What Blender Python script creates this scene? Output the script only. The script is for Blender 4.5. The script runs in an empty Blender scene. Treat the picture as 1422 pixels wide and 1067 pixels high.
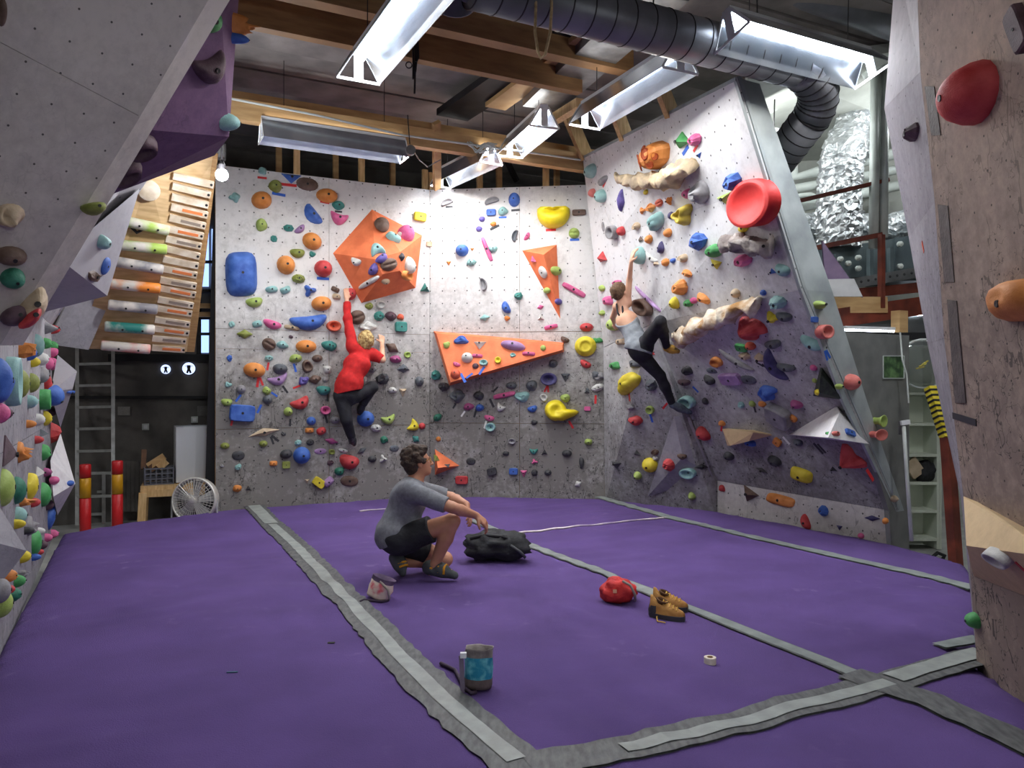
import bpy, math, random
import numpy as np
from mathutils import Vector, Matrix, noise
from mathutils.bvhtree import BVHTree
from mathutils.geometry import delaunay_2d_cdt
SC = bpy.context.scene
COL = SC.collection
# ------------------------------------------------------------------ camera, world, exposure
FOC, CX, CY, CAMZ = 1070.0, 711.0, 533.5, 1.5
cam_d = bpy.data.cameras.new('camera'); cam = bpy.data.objects.new('camera', cam_d); COL.objects.link(cam)
cam.location = (0, 0, CAMZ); cam.rotation_euler = (math.pi/2, 0, 0)
cam_d.sensor_width = 36.0; cam_d.lens = FOC*36.0/1422.0; cam_d.clip_start = 0.05
SC.camera = cam
SC.view_settings.view_transform = 'Standard'; SC.view_settings.look = 'None'
SC.view_settings.exposure = 0.35; SC.view_settings.gamma = 1.0; SC.view_settings.use_curve_mapping = False
wd = bpy.data.worlds.new('world'); SC.world = wd; wd.use_nodes = True
wd.node_tree.nodes['Background'].inputs[0].default_value = (0.55, 0.68, 1.0, 1)
wd.node_tree.nodes['Background'].inputs[1].default_value = 0.6
SC.cycles.diffuse_bounces = 8; SC.cycles.max_bounces = 12
TUBE_W = 26.0          # watts of one fluorescent fitting
FLOOD_W = 55.0         # the halogen flood lamp

def P(px, py, Y):      # the point at depth Y that a pixel of the 1422x1067 photo shows
    return Vector(((px-CX)/FOC*Y, Y, CAMZ-(py-CY)/FOC*Y))
def RAY(px, py): return Vector(((px-CX)/FOC, 1.0, -(py-CY)/FOC))
def G(px, py, z=0.0):
    Y = (CAMZ-z)*FOC/(py-CY); return P(px, py, Y)
def proj(p): return (CX+FOC*p[0]/p[1], CY-FOC*(p[2]-CAMZ)/p[1])
def isect(px, py, p0, n):
    d = RAY(px, py); o = Vector((0, 0, CAMZ)); return o + d*((p0-o).dot(n)/d.dot(n))
E1 = Vector((-0.456, 0.890, 0)); E2 = Vector((0.890, 0.456, 0))   # the hall's long and cross axes
def AB(a, b, z=0): return E2*a + E1*b + Vector((0, 0, z))

# ------------------------------------------------------------------ materials
def lin(c):
    return tuple((x/255/12.92 if x/255 <= 0.04045 else ((x/255+0.055)/1.055)**2.4) for x in c)
MATS = {}
def pmat(name, c, c2=None, scale=8, rough=0.6, metal=0, bump=0.0, bscale=None, lo=0.35, hi=0.65, stretch=None, emit=0, alpha=1, trans=0, detail=5):
    if name in MATS: return MATS[name]
    m = bpy.data.materials.new(name); m.use_nodes = True; nt = m.node_tree; b = nt.nodes['Principled BSDF']
    L = nt.links.new; col = (*lin(c), 1)
    b.inputs['Base Color'].default_value = col; b.inputs['Roughness'].default_value = rough; b.inputs['Metallic'].default_value = metal
    if c2 is not None or bump:
        tc = nt.nodes.new('ShaderNodeTexCoord'); src = tc.outputs['Object']
        if stretch:
            mp = nt.nodes.new('ShaderNodeMapping'); mp.inputs['Scale'].default_value = stretch; L(src, mp.inputs[0]); src = mp.outputs[0]
    if c2 is not None:
        n = nt.nodes.new('ShaderNodeTexNoise'); n.inputs['Scale'].default_value = scale; n.inputs['Detail'].default_value = detail; L(src, n.inputs['Vector'])
        r = nt.nodes.new('ShaderNodeValToRGB'); r.color_ramp.elements[0].position = lo; r.color_ramp.elements[1].position = hi
        r.color_ramp.elements[0].color = col; r.color_ramp.elements[1].color = (*lin(c2), 1)
        L(n.outputs['Fac'], r.inputs[0]); L(r.outputs[0], b.inputs['Base Color'])
    if bump:
        n2 = nt.nodes.new('ShaderNodeTexNoise'); n2.inputs['Scale'].default_value = bscale or scale*4; n2.inputs['Detail'].default_value = 4; L(src, n2.inputs['Vector'])
        bp = nt.nodes.new('ShaderNodeBump'); bp.inputs['Strength'].default_value = bump; bp.inputs['Distance'].default_value = 0.02
        L(n2.outputs['Fac'], bp.inputs['Height']); L(bp.outputs[0], b.inputs['Normal'])
    if emit:
        b.inputs['Emission Color'].default_value = col; b.inputs['Emission Strength'].default_value = emit
    if trans:
        b.inputs['Transmission Weight'].default_value = trans; b.inputs['IOR'].default_value = 1.1
    if alpha < 1: b.inputs['Alpha'].default_value = alpha
    MATS[name] = m; return m

def wall_mat(name, clean, dirty, z0, z1, dots=0.17, dirt=1.0, scr=1.0, dotr=0.055):
    """painted plywood: T-nut holes on a grid (UV is in metres), rubber and chalk dirt that climbers leave, heavier down low"""
    if name in MATS: return MATS[name]
    m = bpy.data.materials.new(name); m.use_nodes = True; nt = m.node_tree; N = nt.nodes.new; L = nt.links.new
    b = nt.nodes['Principled BSDF']; b.inputs['Roughness'].default_value = 0.75; b.inputs['Specular IOR Level'].default_value = 0.3
    def mth(op, a, c=None, clamp=False):
        n = N('ShaderNodeMath'); n.operation = op; n.use_clamp = clamp
        for i, v in enumerate((a, c)):
            if v is None: continue
            if isinstance(v, (int, float)): n.inputs[i].default_value = v
            else: L(v, n.inputs[i])
        return n.outputs[0]
    geo = N('ShaderNodeNewGeometry'); pos = geo.outputs['Position']
    sep = N('ShaderNodeSeparateXYZ'); L(pos, sep.inputs[0])
    def nz(scale, detail=6, rough=0.6, sc=None):
        n = N('ShaderNodeTexNoise'); n.inputs['Scale'].default_value = scale; n.inputs['Detail'].default_value = detail; n.inputs['Roughness'].default_value = rough
        if sc:
            mp = N('ShaderNodeMapping'); mp.inputs['Scale'].default_value = sc; mp.inputs['Rotation'].default_value = (0.5, 0.7, 0.4); L(pos, mp.inputs[0]); L(mp.outputs[0], n.inputs['Vector'])
        else: L(pos, n.inputs['Vector'])
        return n.outputs['Fac']
    big = nz(1.6); fine = nz(14, 8, 0.7)
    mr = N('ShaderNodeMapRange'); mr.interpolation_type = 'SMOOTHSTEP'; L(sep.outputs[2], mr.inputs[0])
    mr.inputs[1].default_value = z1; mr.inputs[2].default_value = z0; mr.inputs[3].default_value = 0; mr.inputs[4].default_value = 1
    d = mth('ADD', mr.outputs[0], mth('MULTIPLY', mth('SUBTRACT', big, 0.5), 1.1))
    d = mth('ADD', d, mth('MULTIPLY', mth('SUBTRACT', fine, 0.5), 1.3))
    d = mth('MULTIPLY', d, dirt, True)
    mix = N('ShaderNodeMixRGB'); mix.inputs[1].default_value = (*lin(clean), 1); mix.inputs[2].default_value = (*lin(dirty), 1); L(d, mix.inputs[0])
    # scuffs: thin contour lines of stretched noise
    def lines(s, w, sc):
        f = nz(s, 3, 0.55, sc); a = mth('ABSOLUTE', mth('SUBTRACT', f, 0.5)); return mth('LESS_THAN', a, w)
    s1 = mth('MAXIMUM', lines(5.5, 0.007, (1, 1, 0.35)), lines(8, 0.006, (0.4, 1, 1.2)))
    gate = mth('GREATER_THAN', nz(2.3, 2), 0.47)
    s1 = mth('MULTIPLY', mth('MULTIPLY', s1, gate), mth('MULTIPLY', mth('ADD', mr.outputs[0], 0.12), 0.6*scr), True)
    mx2 = N('ShaderNodeMixRGB'); mx2.inputs[2].default_value = (0.02, 0.02, 0.022, 1); L(mix.outputs[0], mx2.inputs[1]); L(s1, mx2.inputs[0])
    out = mx2.outputs[0]
    if dots:
        tc = N('ShaderNodeTexCoord')
        v = N('ShaderNodeVectorMath'); v.operation = 'SCALE'; v.inputs['Scale'].default_value = 1/dots; L(tc.outputs['UV'], v.inputs[0])
        fr = N('ShaderNodeVectorMath'); fr.operation = 'FRACTION'; L(v.outputs[0], fr.inputs[0])
        su = N('ShaderNodeVectorMath'); su.operation = 'SUBTRACT'; su.inputs[1].default_value = (0.5, 0.5, 0); L(fr.outputs[0], su.inputs[0])
        le = N('ShaderNodeVectorMath'); le.operation = 'LENGTH'; L(su.outputs[0], le.inputs[0])
        dot = mth('LESS_THAN', le.outputs['Value'], dotr)
        mx3 = N('ShaderNodeMixRGB'); mx3.inputs[2].default_value = (0.018, 0.018, 0.02, 1); L(out, mx3.inputs[1]); L(mth('MULTIPLY', dot, 0.85), mx3.inputs[0]); out = mx3.outputs[0]
    L(out, b.inputs['Base Color'])
    bp = N('ShaderNodeBump'); bp.inputs['Strength'].default_value = 0.12; bp.inputs['Distance'].default_value = 0.01; L(fine, bp.inputs['Height']); L(bp.outputs[0], b.inputs['Normal'])
    MATS[name] = m; return m

# ------------------------------------------------------------------ objects
def put(name, me, parent=None, loc=None, kind=None, label=None, cat=None, group=None):
    o = bpy.data.objects.new(name, me); COL.objects.link(o)
    if loc is not None: o.location = loc
    if parent is not None: o.parent = parent
    if kind: o['kind'] = kind
    if label: o['label'] = label
    if cat: o['category'] = cat
    if group: o['group'] = group
    return o
def mesh(name, verts, faces, mat, smooth=False, uvs=None):
    me = bpy.data.meshes.new(name); me.from_pydata([tuple(v) for v in verts], [], faces); me.update()
    if mat: me.materials.append(mat)
    if smooth: me.polygons.foreach_set('use_smooth', [True]*len(me.polygons))
    if uvs is not None:
        ul = me.uv_layers.new(name='UVMap')
        for l in me.loops: ul.data[l.index].uv = uvs[l.vertex_index]
    return me
def add(name, verts, faces, mat, parent=None, base=None, smooth=False, uvs=None, **kw):
    """a mesh given in WORLD coordinates; base = the origin of its top-level thing"""
    b = Vector(base) if base is not None else Vector((0, 0, 0))
    me = mesh(name, [Vector(v)-b for v in verts], faces, mat, smooth, uvs)
    return put(name, me, parent, None if parent is not None else b, **kw)
def root(name, loc, label=None, cat=None, group=None, kind=None): return put(name, None, None, loc, kind, label, cat, group)

class MB:               # collects simple solids, in world coordinates, into one mesh
    def __init__(s): s.v = []; s.f = []
    def box(s, c, ax, ay, az, sx, sy, sz):
        n = len(s.v); c = Vector(c)
        for k in (-1, 1):
            for j in (-1, 1):
                for i in (-1, 1): s.v.append(c + ax*(i*sx/2) + ay*(j*sy/2) + az*(k*sz/2))
        s.f += [[n+a for a in q] for q in ((0, 2, 3, 1), (4, 5, 7, 6), (0, 1, 5, 4), (2, 6, 7, 3), (0, 4, 6, 2), (1, 3, 7, 5))]; return s
    def bar(s, p, q, w, h, up=Vector((0, 0, 1)), roll=0.0):
        p = Vector(p); q = Vector(q); d = (q-p); L = d.length; d.normalize()
        if abs(d.dot(up)) > 0.97: up = E1
        x = d.cross(up).normalized(); u = x.cross(d).normalized()
        if roll: x, u = x*math.cos(roll)+u*math.sin(roll), u*math.cos(roll)-x*math.sin(roll)
        return s.box((p+q)/2, x, d, u, w, L, h)
    def tube(s, pts, r, n=8, cap=True):
        pts = [Vector(p) for p in pts]; m = len(pts); rr = r if isinstance(r, (list, tuple)) else [r]*m
        st = len(s.v); ref = None
        for i, p in enumerate(pts):
            t = (pts[min(i+1, m-1)]-pts[max(i-1, 0)]).normalized()
            if ref is None: ref = t.orthogonal().normalized()
            ref = (ref - t*ref.dot(t)).normalized(); y = t.cross(ref)
            for k in range(n):
                a = 2*math.pi*k/n; s.v.append(p + (ref*math.cos(a)+y*math.sin(a))*rr[i])
        for i in range(m-1):
            for k in range(n):
                a = st+i*n+k; b2 = st+i*n+(k+1) % n; s.f.append([a, b2, b2+n, a+n])
        if cap: s.f.append([st+k for k in range(n)][::-1]); s.f.append([st+(m-1)*n+k for k in range(n)])
        return s
    def lathe(s, c, axis, prof, n=20):       # prof: (radius, height) list, open ended
        c = Vector(c); axis = Vector(axis).normalized(); x = axis.orthogonal().normalized(); y = axis.cross(x); st = len(s.v)
        for r, h in prof:
            for k in range(n):
                a = 2*math.pi*k/n; s.v.append(c+axis*h+(x*math.cos(a)+y*math.sin(a))*max(r, 1e-4))
        for i in range(len(prof)-1):
            for k in range(n):
                a = st+i*n+k; b2 = st+i*n+(k+1) % n; s.f.append([a, b2, b2+n, a+n])
        return s
    def slab(s, pts, th, nrm=None):
        pts = [Vector(p) for p in pts]
        if nrm is None:
            nrm = poly_n(pts); c = sum(pts, Vector())/len(pts)
            if nrm.dot(Vector((0, 0, CAMZ))-c) < 0: pts = pts[::-1]; nrm = -nrm
        n = nrm; st = len(s.v); m = len(pts)
        s.v += pts + [p-n*th for p in pts]
        s.f.append([st+i for i in range(m)]); s.f.append([st+m+i for i in range(m)][::-1])
        for i in range(m): j = (i+1) % m; s.f.append([st+i, st+m+i, st+m+j, st+j])
        return s
    def hull(s, pts):
        import bmesh
        bm = bmesh.new()
        for p in pts: bm.verts.new(p)
        r = bmesh.ops.convex_hull(bm, input=bm.verts)
        bmesh.ops.delete(bm, geom=[g for g in r['geom_interior'] if isinstance(g, bmesh.types.BMVert)], context='VERTS')
        bmesh.ops.dissolve_limit(bm, angle_limit=0.02, verts=bm.verts, edges=bm.edges)
        st = len(s.v); bm.verts.index_update()
        s.v += [v.co.copy() for v in bm.verts]; s.f += [[st+v.index for v in f.verts] for f in bm.faces]; bm.free(); return s
    def out(s, name, mat, parent=None, base=None, smooth=False, **kw): return add(name, s.v, s.f, mat, parent, base, smooth, **kw)
def poly_n(pts):
    n = Vector((0, 0, 0))
    for i, p in enumerate(pts):
        q = pts[(i+1) % len(pts)]; n += Vector(p).cross(Vector(q))
    return n.normalized()

# surfaces holds can be bolted to
SURF = []
def reg(wname, verts, faces):
    tris = []
    for f in faces:
        for i in range(1, len(f)-1): tris.append((f[0], f[i], f[i+1]))
    SURF.append((wname, BVHTree.FromPolygons([tuple(v) for v in verts], tris)))
def hit(px, py, only=None):
    o = Vector((0, 0, CAMZ)); d = RAY(px, py).normalized(); best = None
    for w, t in SURF:
        if only and w not in only: continue
        h = t.ray_cast(o, d)
        if h[0] is not None and (best is None or h[3] < best[3]):
            n = h[1] if h[1].dot(d) < 0 else -h[1]; best = (h[0], n, w, h[3])
    return best
def near(px, py, off):
    h = hit(px, py); d = RAY(px, py).normalized(); return h[0] - d*(off/max(0.35, abs(h[1].dot(d))))

def facet(parent, pts, mat, wname, th=0.018, toward=Vector((0, 0, CAMZ)), gap=0.003, back=0.06):
    """one plywood panel of a climbing wall: a slab with its own edges, child of the wall"""
    pts = [Vector(p) for p in pts]; n = poly_n(pts); c = sum(pts, Vector())/len(pts)
    if n.dot(toward-c) < 0: pts = pts[::-1]; n = -n
    reg(wname, pts, [list(range(len(pts)))])
    x = Vector((0, 0, 1)).cross(n); x = x.normalized() if x.length > 1e-3 else Vector((1, 0, 0)); y = n.cross(x)
    ins = []
    for p in pts: ins.append(p + (c-p).normalized()*gap*1.4)
    mb = MB().slab(ins, th, n)
    return add('panel', mb.v, mb.f, mat, parent, uvs=[((v).dot(x)+3.03, (v).dot(y)+0.04) for v in mb.v])
# ------------------------------------------------------------------ setting
Z = Vector((0, 0, 1)); CAMP = Vector((0, 0, CAMZ))
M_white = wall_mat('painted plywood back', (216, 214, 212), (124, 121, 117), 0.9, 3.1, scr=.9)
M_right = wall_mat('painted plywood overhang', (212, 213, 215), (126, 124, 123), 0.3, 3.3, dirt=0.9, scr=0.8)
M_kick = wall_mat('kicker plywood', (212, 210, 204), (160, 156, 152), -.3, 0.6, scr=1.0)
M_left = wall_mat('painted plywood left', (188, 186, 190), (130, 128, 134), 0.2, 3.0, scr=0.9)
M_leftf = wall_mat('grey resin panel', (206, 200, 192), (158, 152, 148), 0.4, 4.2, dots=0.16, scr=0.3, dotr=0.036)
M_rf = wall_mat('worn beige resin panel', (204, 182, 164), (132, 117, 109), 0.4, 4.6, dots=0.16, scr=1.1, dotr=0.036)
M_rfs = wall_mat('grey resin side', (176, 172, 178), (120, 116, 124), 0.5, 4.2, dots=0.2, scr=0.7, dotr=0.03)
M_side = pmat('grey side cladding', (168, 176, 176), (136, 144, 146), 3, 0.7, bump=0.1)
M_gate = pmat('dark grey board', (122, 124, 121), (102, 104, 103), 5, 0.6, bump=0.05)
M_rawply = pmat('raw timber back', (176, 140, 92), (150, 112, 70), 6, 0.7, stretch=(1, 1, 8))
M_timber = pmat('pine timber', (206, 170, 120), (184, 146, 98), 3, 0.65, stretch=(1, 1, 6), bump=0.03)
M_timber2 = pmat('pale pine timber', (226, 192, 140), (200, 160, 106), 6, 0.65, stretch=(6, 6, 1))
M_conc = pmat('grimy concrete', (142, 135, 131), (110, 104, 102), 2.2, 0.85, bump=0.15, bscale=30)
M_concl = pmat('pale concrete', (206, 208, 202), (176, 178, 172), 2, 0.85, bump=0.1, bscale=30)
M_dark = pmat('dark sooty wall', (112, 108, 104), (84, 82, 80), 2.5, 0.8, bump=0.15, bscale=24)
M_darkin = pmat('dark paint', (34, 34, 38), (26, 26, 30), 4, 0.7)
M_floor = pmat('pale concrete floor', (170, 172, 168), (140, 142, 140), 3, 0.5)
M_steel = pmat('dark steel', (50, 48, 50), (36, 34, 36), 4, 0.55, metal=0.4)
M_timberd = pmat('aged brown timber', (150, 114, 74), (124, 92, 58), 3, 0.7, stretch=(1, 1, 6), bump=0.03)  # pine browned down: the shade on the high beams is in the colour
M_rust = pmat('red oxide steel', (128, 58, 40), (92, 40, 30), 6, 0.6, bump=0.1)

def wall_root(name, pts_list, mat=M_rawply, depth=0.05, off=0.022):
    """backing boards of a wall, behind its panels"""
    mb = MB()
    for pts in pts_list:
        pts = [Vector(p) for p in pts]; n = poly_n(pts); c = sum(pts, Vector())/len(pts)
        if n.dot(CAMP-c) < 0: pts = pts[::-1]; n = -n
        mb.slab([p-n*off for p in pts], depth, n)
    return mb.out(name, mat, kind='structure')
def lerp(a, b, t): return a+(b-a)*t

# --- back walls: two vertical planes meeting in a shallow corner
W1a, W1b = Vector((-3.58, 9.3, 0)), Vector((-1.12, 10.5, 0)); A0 = Vector((1.23, 10.2, 0)); WT = 4.15
def vwall(name, a, b, rows, cols, mat, skipcol=None):
    wr = wall_root(name, [[a+Z*rows[0], b+Z*rows[0], b+Z*rows[-1], a+Z*rows[-1]]])
    for c0, c1 in zip(cols, cols[1:]):
        for r0, r1 in zip(rows, rows[1:]):
            p, q = lerp(a, b, c0), lerp(a, b, c1)
            facet(wr, [p+Z*r0, q+Z*r0, q+Z*r1, p+Z*r1], mat, name)
    return wr
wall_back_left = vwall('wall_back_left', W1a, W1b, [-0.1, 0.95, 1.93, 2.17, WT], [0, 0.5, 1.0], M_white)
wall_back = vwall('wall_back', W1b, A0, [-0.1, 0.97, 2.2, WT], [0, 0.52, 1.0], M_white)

# --- overhanging wall on the right: facets between a ridge, a crease and a low kicker board
A1, A2 = P(838, 483, 10.12), P(809, 217, 9.98)
K0b = G(996, 708); K0 = P(996, 668, K0b.y); KRb = G(1245, 752); KR = P(1245, 711, KRb.y)
Mv = P(905, 450, 9.0); Rv = P(1112, 402, 6.62); Bv = P(1021, 107, 6.42)
Rm = P(1171, 558, 6.93)
n3 = Vector((-.86, -.5, 0))
down = lambda v: Vector((v.x, v.y, -0.1))
RW = [[A1, Mv, A2], [A2, Mv, Rv, Bv], [down(A0), A1, Mv], [down(A0), Mv, K0, down(K0b)], [K0, Mv, Rv, KR], [down(K0b), K0, KR, down(KRb)]]
def tri_fan(p):      # non-planar quads fold along their second diagonal
    return [p] if len(p) == 3 else [[p[0], p[1], p[3]], [p[1], p[2], p[3]]]
mid1a, mid1b = lerp(A2, Mv, 0.5), lerp(Bv, Rv, 0.5)
UPQ = [t for q in ([A2, mid1a, mid1b, Bv], [mid1a, Mv, Rv, mid1b]) for t in tri_fan(q)]
wall_right = wall_root('wall_right', UPQ+[t for i in (0, 2, 3, 4, 5) for t in tri_fan(RW[i])], M_side, depth=0.03, off=.03)
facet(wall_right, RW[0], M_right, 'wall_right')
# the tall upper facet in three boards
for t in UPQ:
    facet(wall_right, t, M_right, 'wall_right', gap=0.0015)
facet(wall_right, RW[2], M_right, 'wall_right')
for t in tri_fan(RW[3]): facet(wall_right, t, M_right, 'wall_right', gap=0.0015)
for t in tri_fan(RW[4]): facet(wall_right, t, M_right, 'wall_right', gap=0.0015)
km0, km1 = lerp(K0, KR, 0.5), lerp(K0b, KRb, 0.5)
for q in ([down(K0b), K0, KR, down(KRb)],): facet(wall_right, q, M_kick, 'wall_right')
# side cladding behind its right edge, and the dark board under it
bk = Vector((.86, .5, 0))
edge = [KR+Z*-0.0, Rm, Rv, Bv]
offs = [0.12, 0.34, 0.42, 0.29]
outer = [p+bk*o for p, o in zip(edge, offs)]
for i in range(3):
    mb = MB().slab([edge[i], edge[i+1], outer[i+1], outer[i]], 0.03, Vector((.5, -.86, 0)))
    o_ = mb.out('side_panel', M_side, wall_right); reg('wall_right', mb.v, mb.f)
mb = MB().slab([edge[3], outer[3], outer[3]+Vector((-1.0, 3.6, .36)), A2], 0.03, Z); mb.out('top_board', M_side, wall_right)
gq = lambda q, z: KRb + bk*q + Z*(z-KRb.z)
mb = MB().slab([gq(-.9, 1.97), gq(.2, 1.97), gq(.2, -.3), gq(-.05, -.3), gq(-.12, .3), gq(-.55, 1.2)], 0.05, Vector((.5, -.86, 0)))
wall_right_end = mb.out('wall_right_end', M_gate, kind='structure'); reg('wall_right_end', mb.v, mb.f)

# --- left wall: low vertical part seen end on, leaning out above
L0 = Vector((-2.94, 4.43, 0)); LT = lambda t, z: L0 + E1*t + Z*z
Uf, Un = P(205, 250, 6.6), P(330, -60, 4.7)
LWq = [[LT(-1.3, -.1), LT(3.9, -.1), LT(3.9, 2.1), LT(-1.3, 2.1)], [LT(.2, 2.1), LT(3.9, 2.1), Uf, Un]]
wall_left = wall_root('wall_left', [LWq[0]] + tri_fan(LWq[1]))
for a, b in ((-1.3, 0.6), (0.6, 1.9), (1.9, 3.9)):
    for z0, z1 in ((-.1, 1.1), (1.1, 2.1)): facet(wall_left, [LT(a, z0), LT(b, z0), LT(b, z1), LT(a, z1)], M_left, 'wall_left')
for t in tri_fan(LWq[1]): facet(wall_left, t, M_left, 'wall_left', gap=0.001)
# return panel beside the training board
mb = MB().slab([P(150, 300, 8.2), P(226, 250, 8.4), P(123, 486, 8.5), P(66, 478, 8.2)], 0.05); mb.out('return_panel', M_left, wall_left)

# --- leaning panel that fills the upper left of the view
fp = [P(318, 0, 4.2), P(0, 480, 4.3), P(0, 0, 3.45)]; fn = poly_n(fp)
fq = lambda x, y: isect(x, y, fp[0], fn)
seamL, seamR = fq(-420, -165), fq(195, 162)
pl_pts = [[fq(325, -60), fq(195, 162), seamL, fq(-420, -300), fq(-100, -300)], [fq(195, 162), fq(0, 480), fq(-60, 570), fq(-420, 570), seamL]]
wall_left_front = wall_root('wall_left_front', pl_pts, M_left, 0.12)
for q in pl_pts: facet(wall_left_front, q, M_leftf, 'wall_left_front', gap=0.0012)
mb = MB().slab([fq(325, -60), fq(0, 480), fq(0, 480)+Vector((.02, .17, .01)), fq(325, -60)+Vector((.04, .14, .03))], 0.02); mb.out('edge_strip', M_leftf, wall_left_front)

# --- right front wall: beige front and a grey side turned into the hall
F1, F2 = G(1358, 920), G(1424, 968)
rp = [F1, F2, P(1284, 100, 4.05)]; rn = poly_n(rp); rq = lambda x, y: isect(x, y, rp[0], rn)
redge = [(1272, -60), (1278, 100), (1298, 280), (1311, 470), (1338, 690), (1345, 765), (1358, 922)]
router = [(1245, -60), (1228, 150), (1262, 330), (1288, 478), (1334, 690), (1342, 765), (1356, 918)]
rE = [rq(*p) for p in redge]; rO = [P(x, y, 5.05 - 0.0008*max(0, y-478)*1.6) for x, y in router]
far = [rq(1700, -330), rq(1700, 220), rq(1700, 620), rq(1700, 1175)]
down3 = lambda v: v - Z*0.08
front_polys = [[rE[0], rE[1], far[1], far[0]], [rE[1], rE[2], rE[3], far[2], far[1]], [rE[3], rE[4], rE[5], down3(rE[6]), down3(far[3]), far[2]]]
wall_right_front = wall_root('wall_right_front', front_polys, M_rawply, 0.1)
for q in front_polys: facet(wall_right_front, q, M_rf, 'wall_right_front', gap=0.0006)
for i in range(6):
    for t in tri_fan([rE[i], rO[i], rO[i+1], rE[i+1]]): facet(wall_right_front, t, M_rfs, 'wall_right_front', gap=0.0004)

# --- the hall around: floor, ceiling slabs, far walls
add('floor', [AB(-7, -4, -.42), AB(12, -4, -.42), AB(12, 15, -.42), AB(-7, 15, -.42)], [[0, 1, 2, 3]], M_floor, kind='structure')
CE = 4.98
ceiling = add('ceiling', [AB(-7, -4, CE+.25), AB(12, -4, CE+.25), AB(12, 15, CE+.25), AB(-7, 15, CE+.25)], [[0, 3, 2, 1]], M_conc, kind='structure')
slab_me = None
for i in range(28):
    b0 = -2.5+0.6*i
    mb = MB().box(AB(2.2, 0, 0)+Vector((0, 0, .1)), E2, E1, Z, 17.5, 0.575, 0.2)
    if slab_me is None: slab_me = mesh('slab', mb.v, mb.f, M_conc)
    put('slab', slab_me, ceiling, E1*(b0+.3)+Z*(CE+0.03*(i % 2 == 0)*.4))
wall_rear = MB().slab([AB(-7, 12.1, -.42), AB(12, 12.1, -.42), AB(12, 12.1, 5.2), AB(-7, 12.1, 5.2)], .2, -E1).out('wall_rear', M_dark, kind='structure')
MB().slab([AB(-6.5, -4, -.42), AB(-6.5, 12.1, -.42), AB(-6.5, 12.1, 5.2), AB(-6.5, -4, 5.2)], .2, E2).out('wall_far_left', M_dark, kind='structure')
MB().slab([AB(11, -4, -.42), AB(11, 12.1, -.42), AB(11, 12.1, 5.2), AB(11, -4, 5.2)], .2, -E2).out('wall_far_right', M_concl, kind='structure')
MB().slab([AB(-7, -3.5, -.42), AB(12, -3.5, -.42), AB(12, -3.5, 5.2), AB(-7, -3.5, 5.2)], .2, E1).out('wall_near', M_dark, kind='structure')
# dark dado and window in the rear wall
fr = lambda x, y, off=0.0: isect(x, y, E1*(12.1-off), -E1)
MB().bar(fr(60, 552, .03), fr(320, 552, .03), .05, .04).out('trim_1', M_darkin, kind='structure')
MB().bar(fr(150, 497, .03), fr(305, 497, .03), .08, .10).out('trim_2', M_darkin, kind='structure')
M_day = pmat('daylit pane', (150, 180, 245), emit=1.6)
win = MB().bar(fr(276, 300, .02), fr(276, 492, .02), .06, .08).bar(fr(309, 300, .02), fr(309, 492, .02), .06, .08).out('window_1', M_darkin, kind='structure')
for y0, y1 in ((318, 362), (366, 398), (444, 462), (466, 490)):
    for x0, x1 in ((279, 290), (294, 306)):
        MB().slab([fr(x0, y0, .04), fr(x1, y0, .04), fr(x1, y1, .04), fr(x0, y1, .04)], .02, -E1).out('pane', M_day, win)
for y in (364, 404, 442, 464): MB().bar(fr(276, y, .06), fr(309, y, .06), .05, .04).out('glazing_bar', M_darkin, win)
for y in (425, 437): MB().bar(fr(262, y, .2), fr(312, y, .2), .05, .07).out('timber_rail', M_timber, win)

# --- ceiling timbers and steel
def zpt(px, py, z): Y = (z-CAMZ)*FOC/(CY-py); return P(px, py, Y)
def beam_e2(px, py, z, t0, t1, w, h, name, mat, **kw):
    p = zpt(px, py, z); return MB().bar(p+E2*t0, p+E2*t1, w, h).out(name, mat, base=None, **kw)
def tag(o, label, cat, group=None):
    group = group or {'stud': 'timber studs behind the back walls', 'beam': 'timber beams under the ceiling', 'prop': 'timber props over the overhanging wall'}.get(cat)
    o['label'] = label; o['category'] = cat
    if group: o['group'] = group
    return o
tag(beam_e2(600, 190, 4.5, -3.0, 2.75, .10, .30, 'timber_beam', M_timber), 'long pale timber beam resting on the top corner of the overhanging wall', 'beam')
tag(beam_e2(560, 60, 4.62, -2.6, 1.9, .10, .28, 'timber_beam', M_timberd), 'brown timber beam high above the mat, ending at the grey steel trough', 'beam')
tag(beam_e2(450, 172, 4.38, -3.2, 3.9, .12, .22, 'timber_beam', M_timber), 'second pale timber beam just behind the long beam over the back walls', 'beam')
tag(beam_e2(420, -20, 4.7, -2.2, 3.2, .14, .26, 'timber_beam', M_timberd), 'shaded timber beam at the top edge above the hanging light', 'beam')
p, q = zpt(628, 160, 4.8), zpt(830, 22, 4.8)
tag(MB().bar(p, q+(q-p)*.5, .42, .08).out('steel_joist', M_steel), 'dark steel joist under the ceiling running towards the back corner', 'joist')
p, q = zpt(688, 148, 4.72), zpt(805, 62, 4.72)
tag(MB().bar(p, q+(q-p)*.3, .26, .05).out('timber_board', M_timber), 'pale timber board fixed flat beside the dark joist', 'board')
p, q = zpt(735, 187, 4.52), zpt(806, 143, 4.52)
tag(MB().bar(p, q, .10, .10).out('timber_batten', M_timber2), 'short slanting batten between the long beam and the first wall prop', 'batten')
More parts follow.
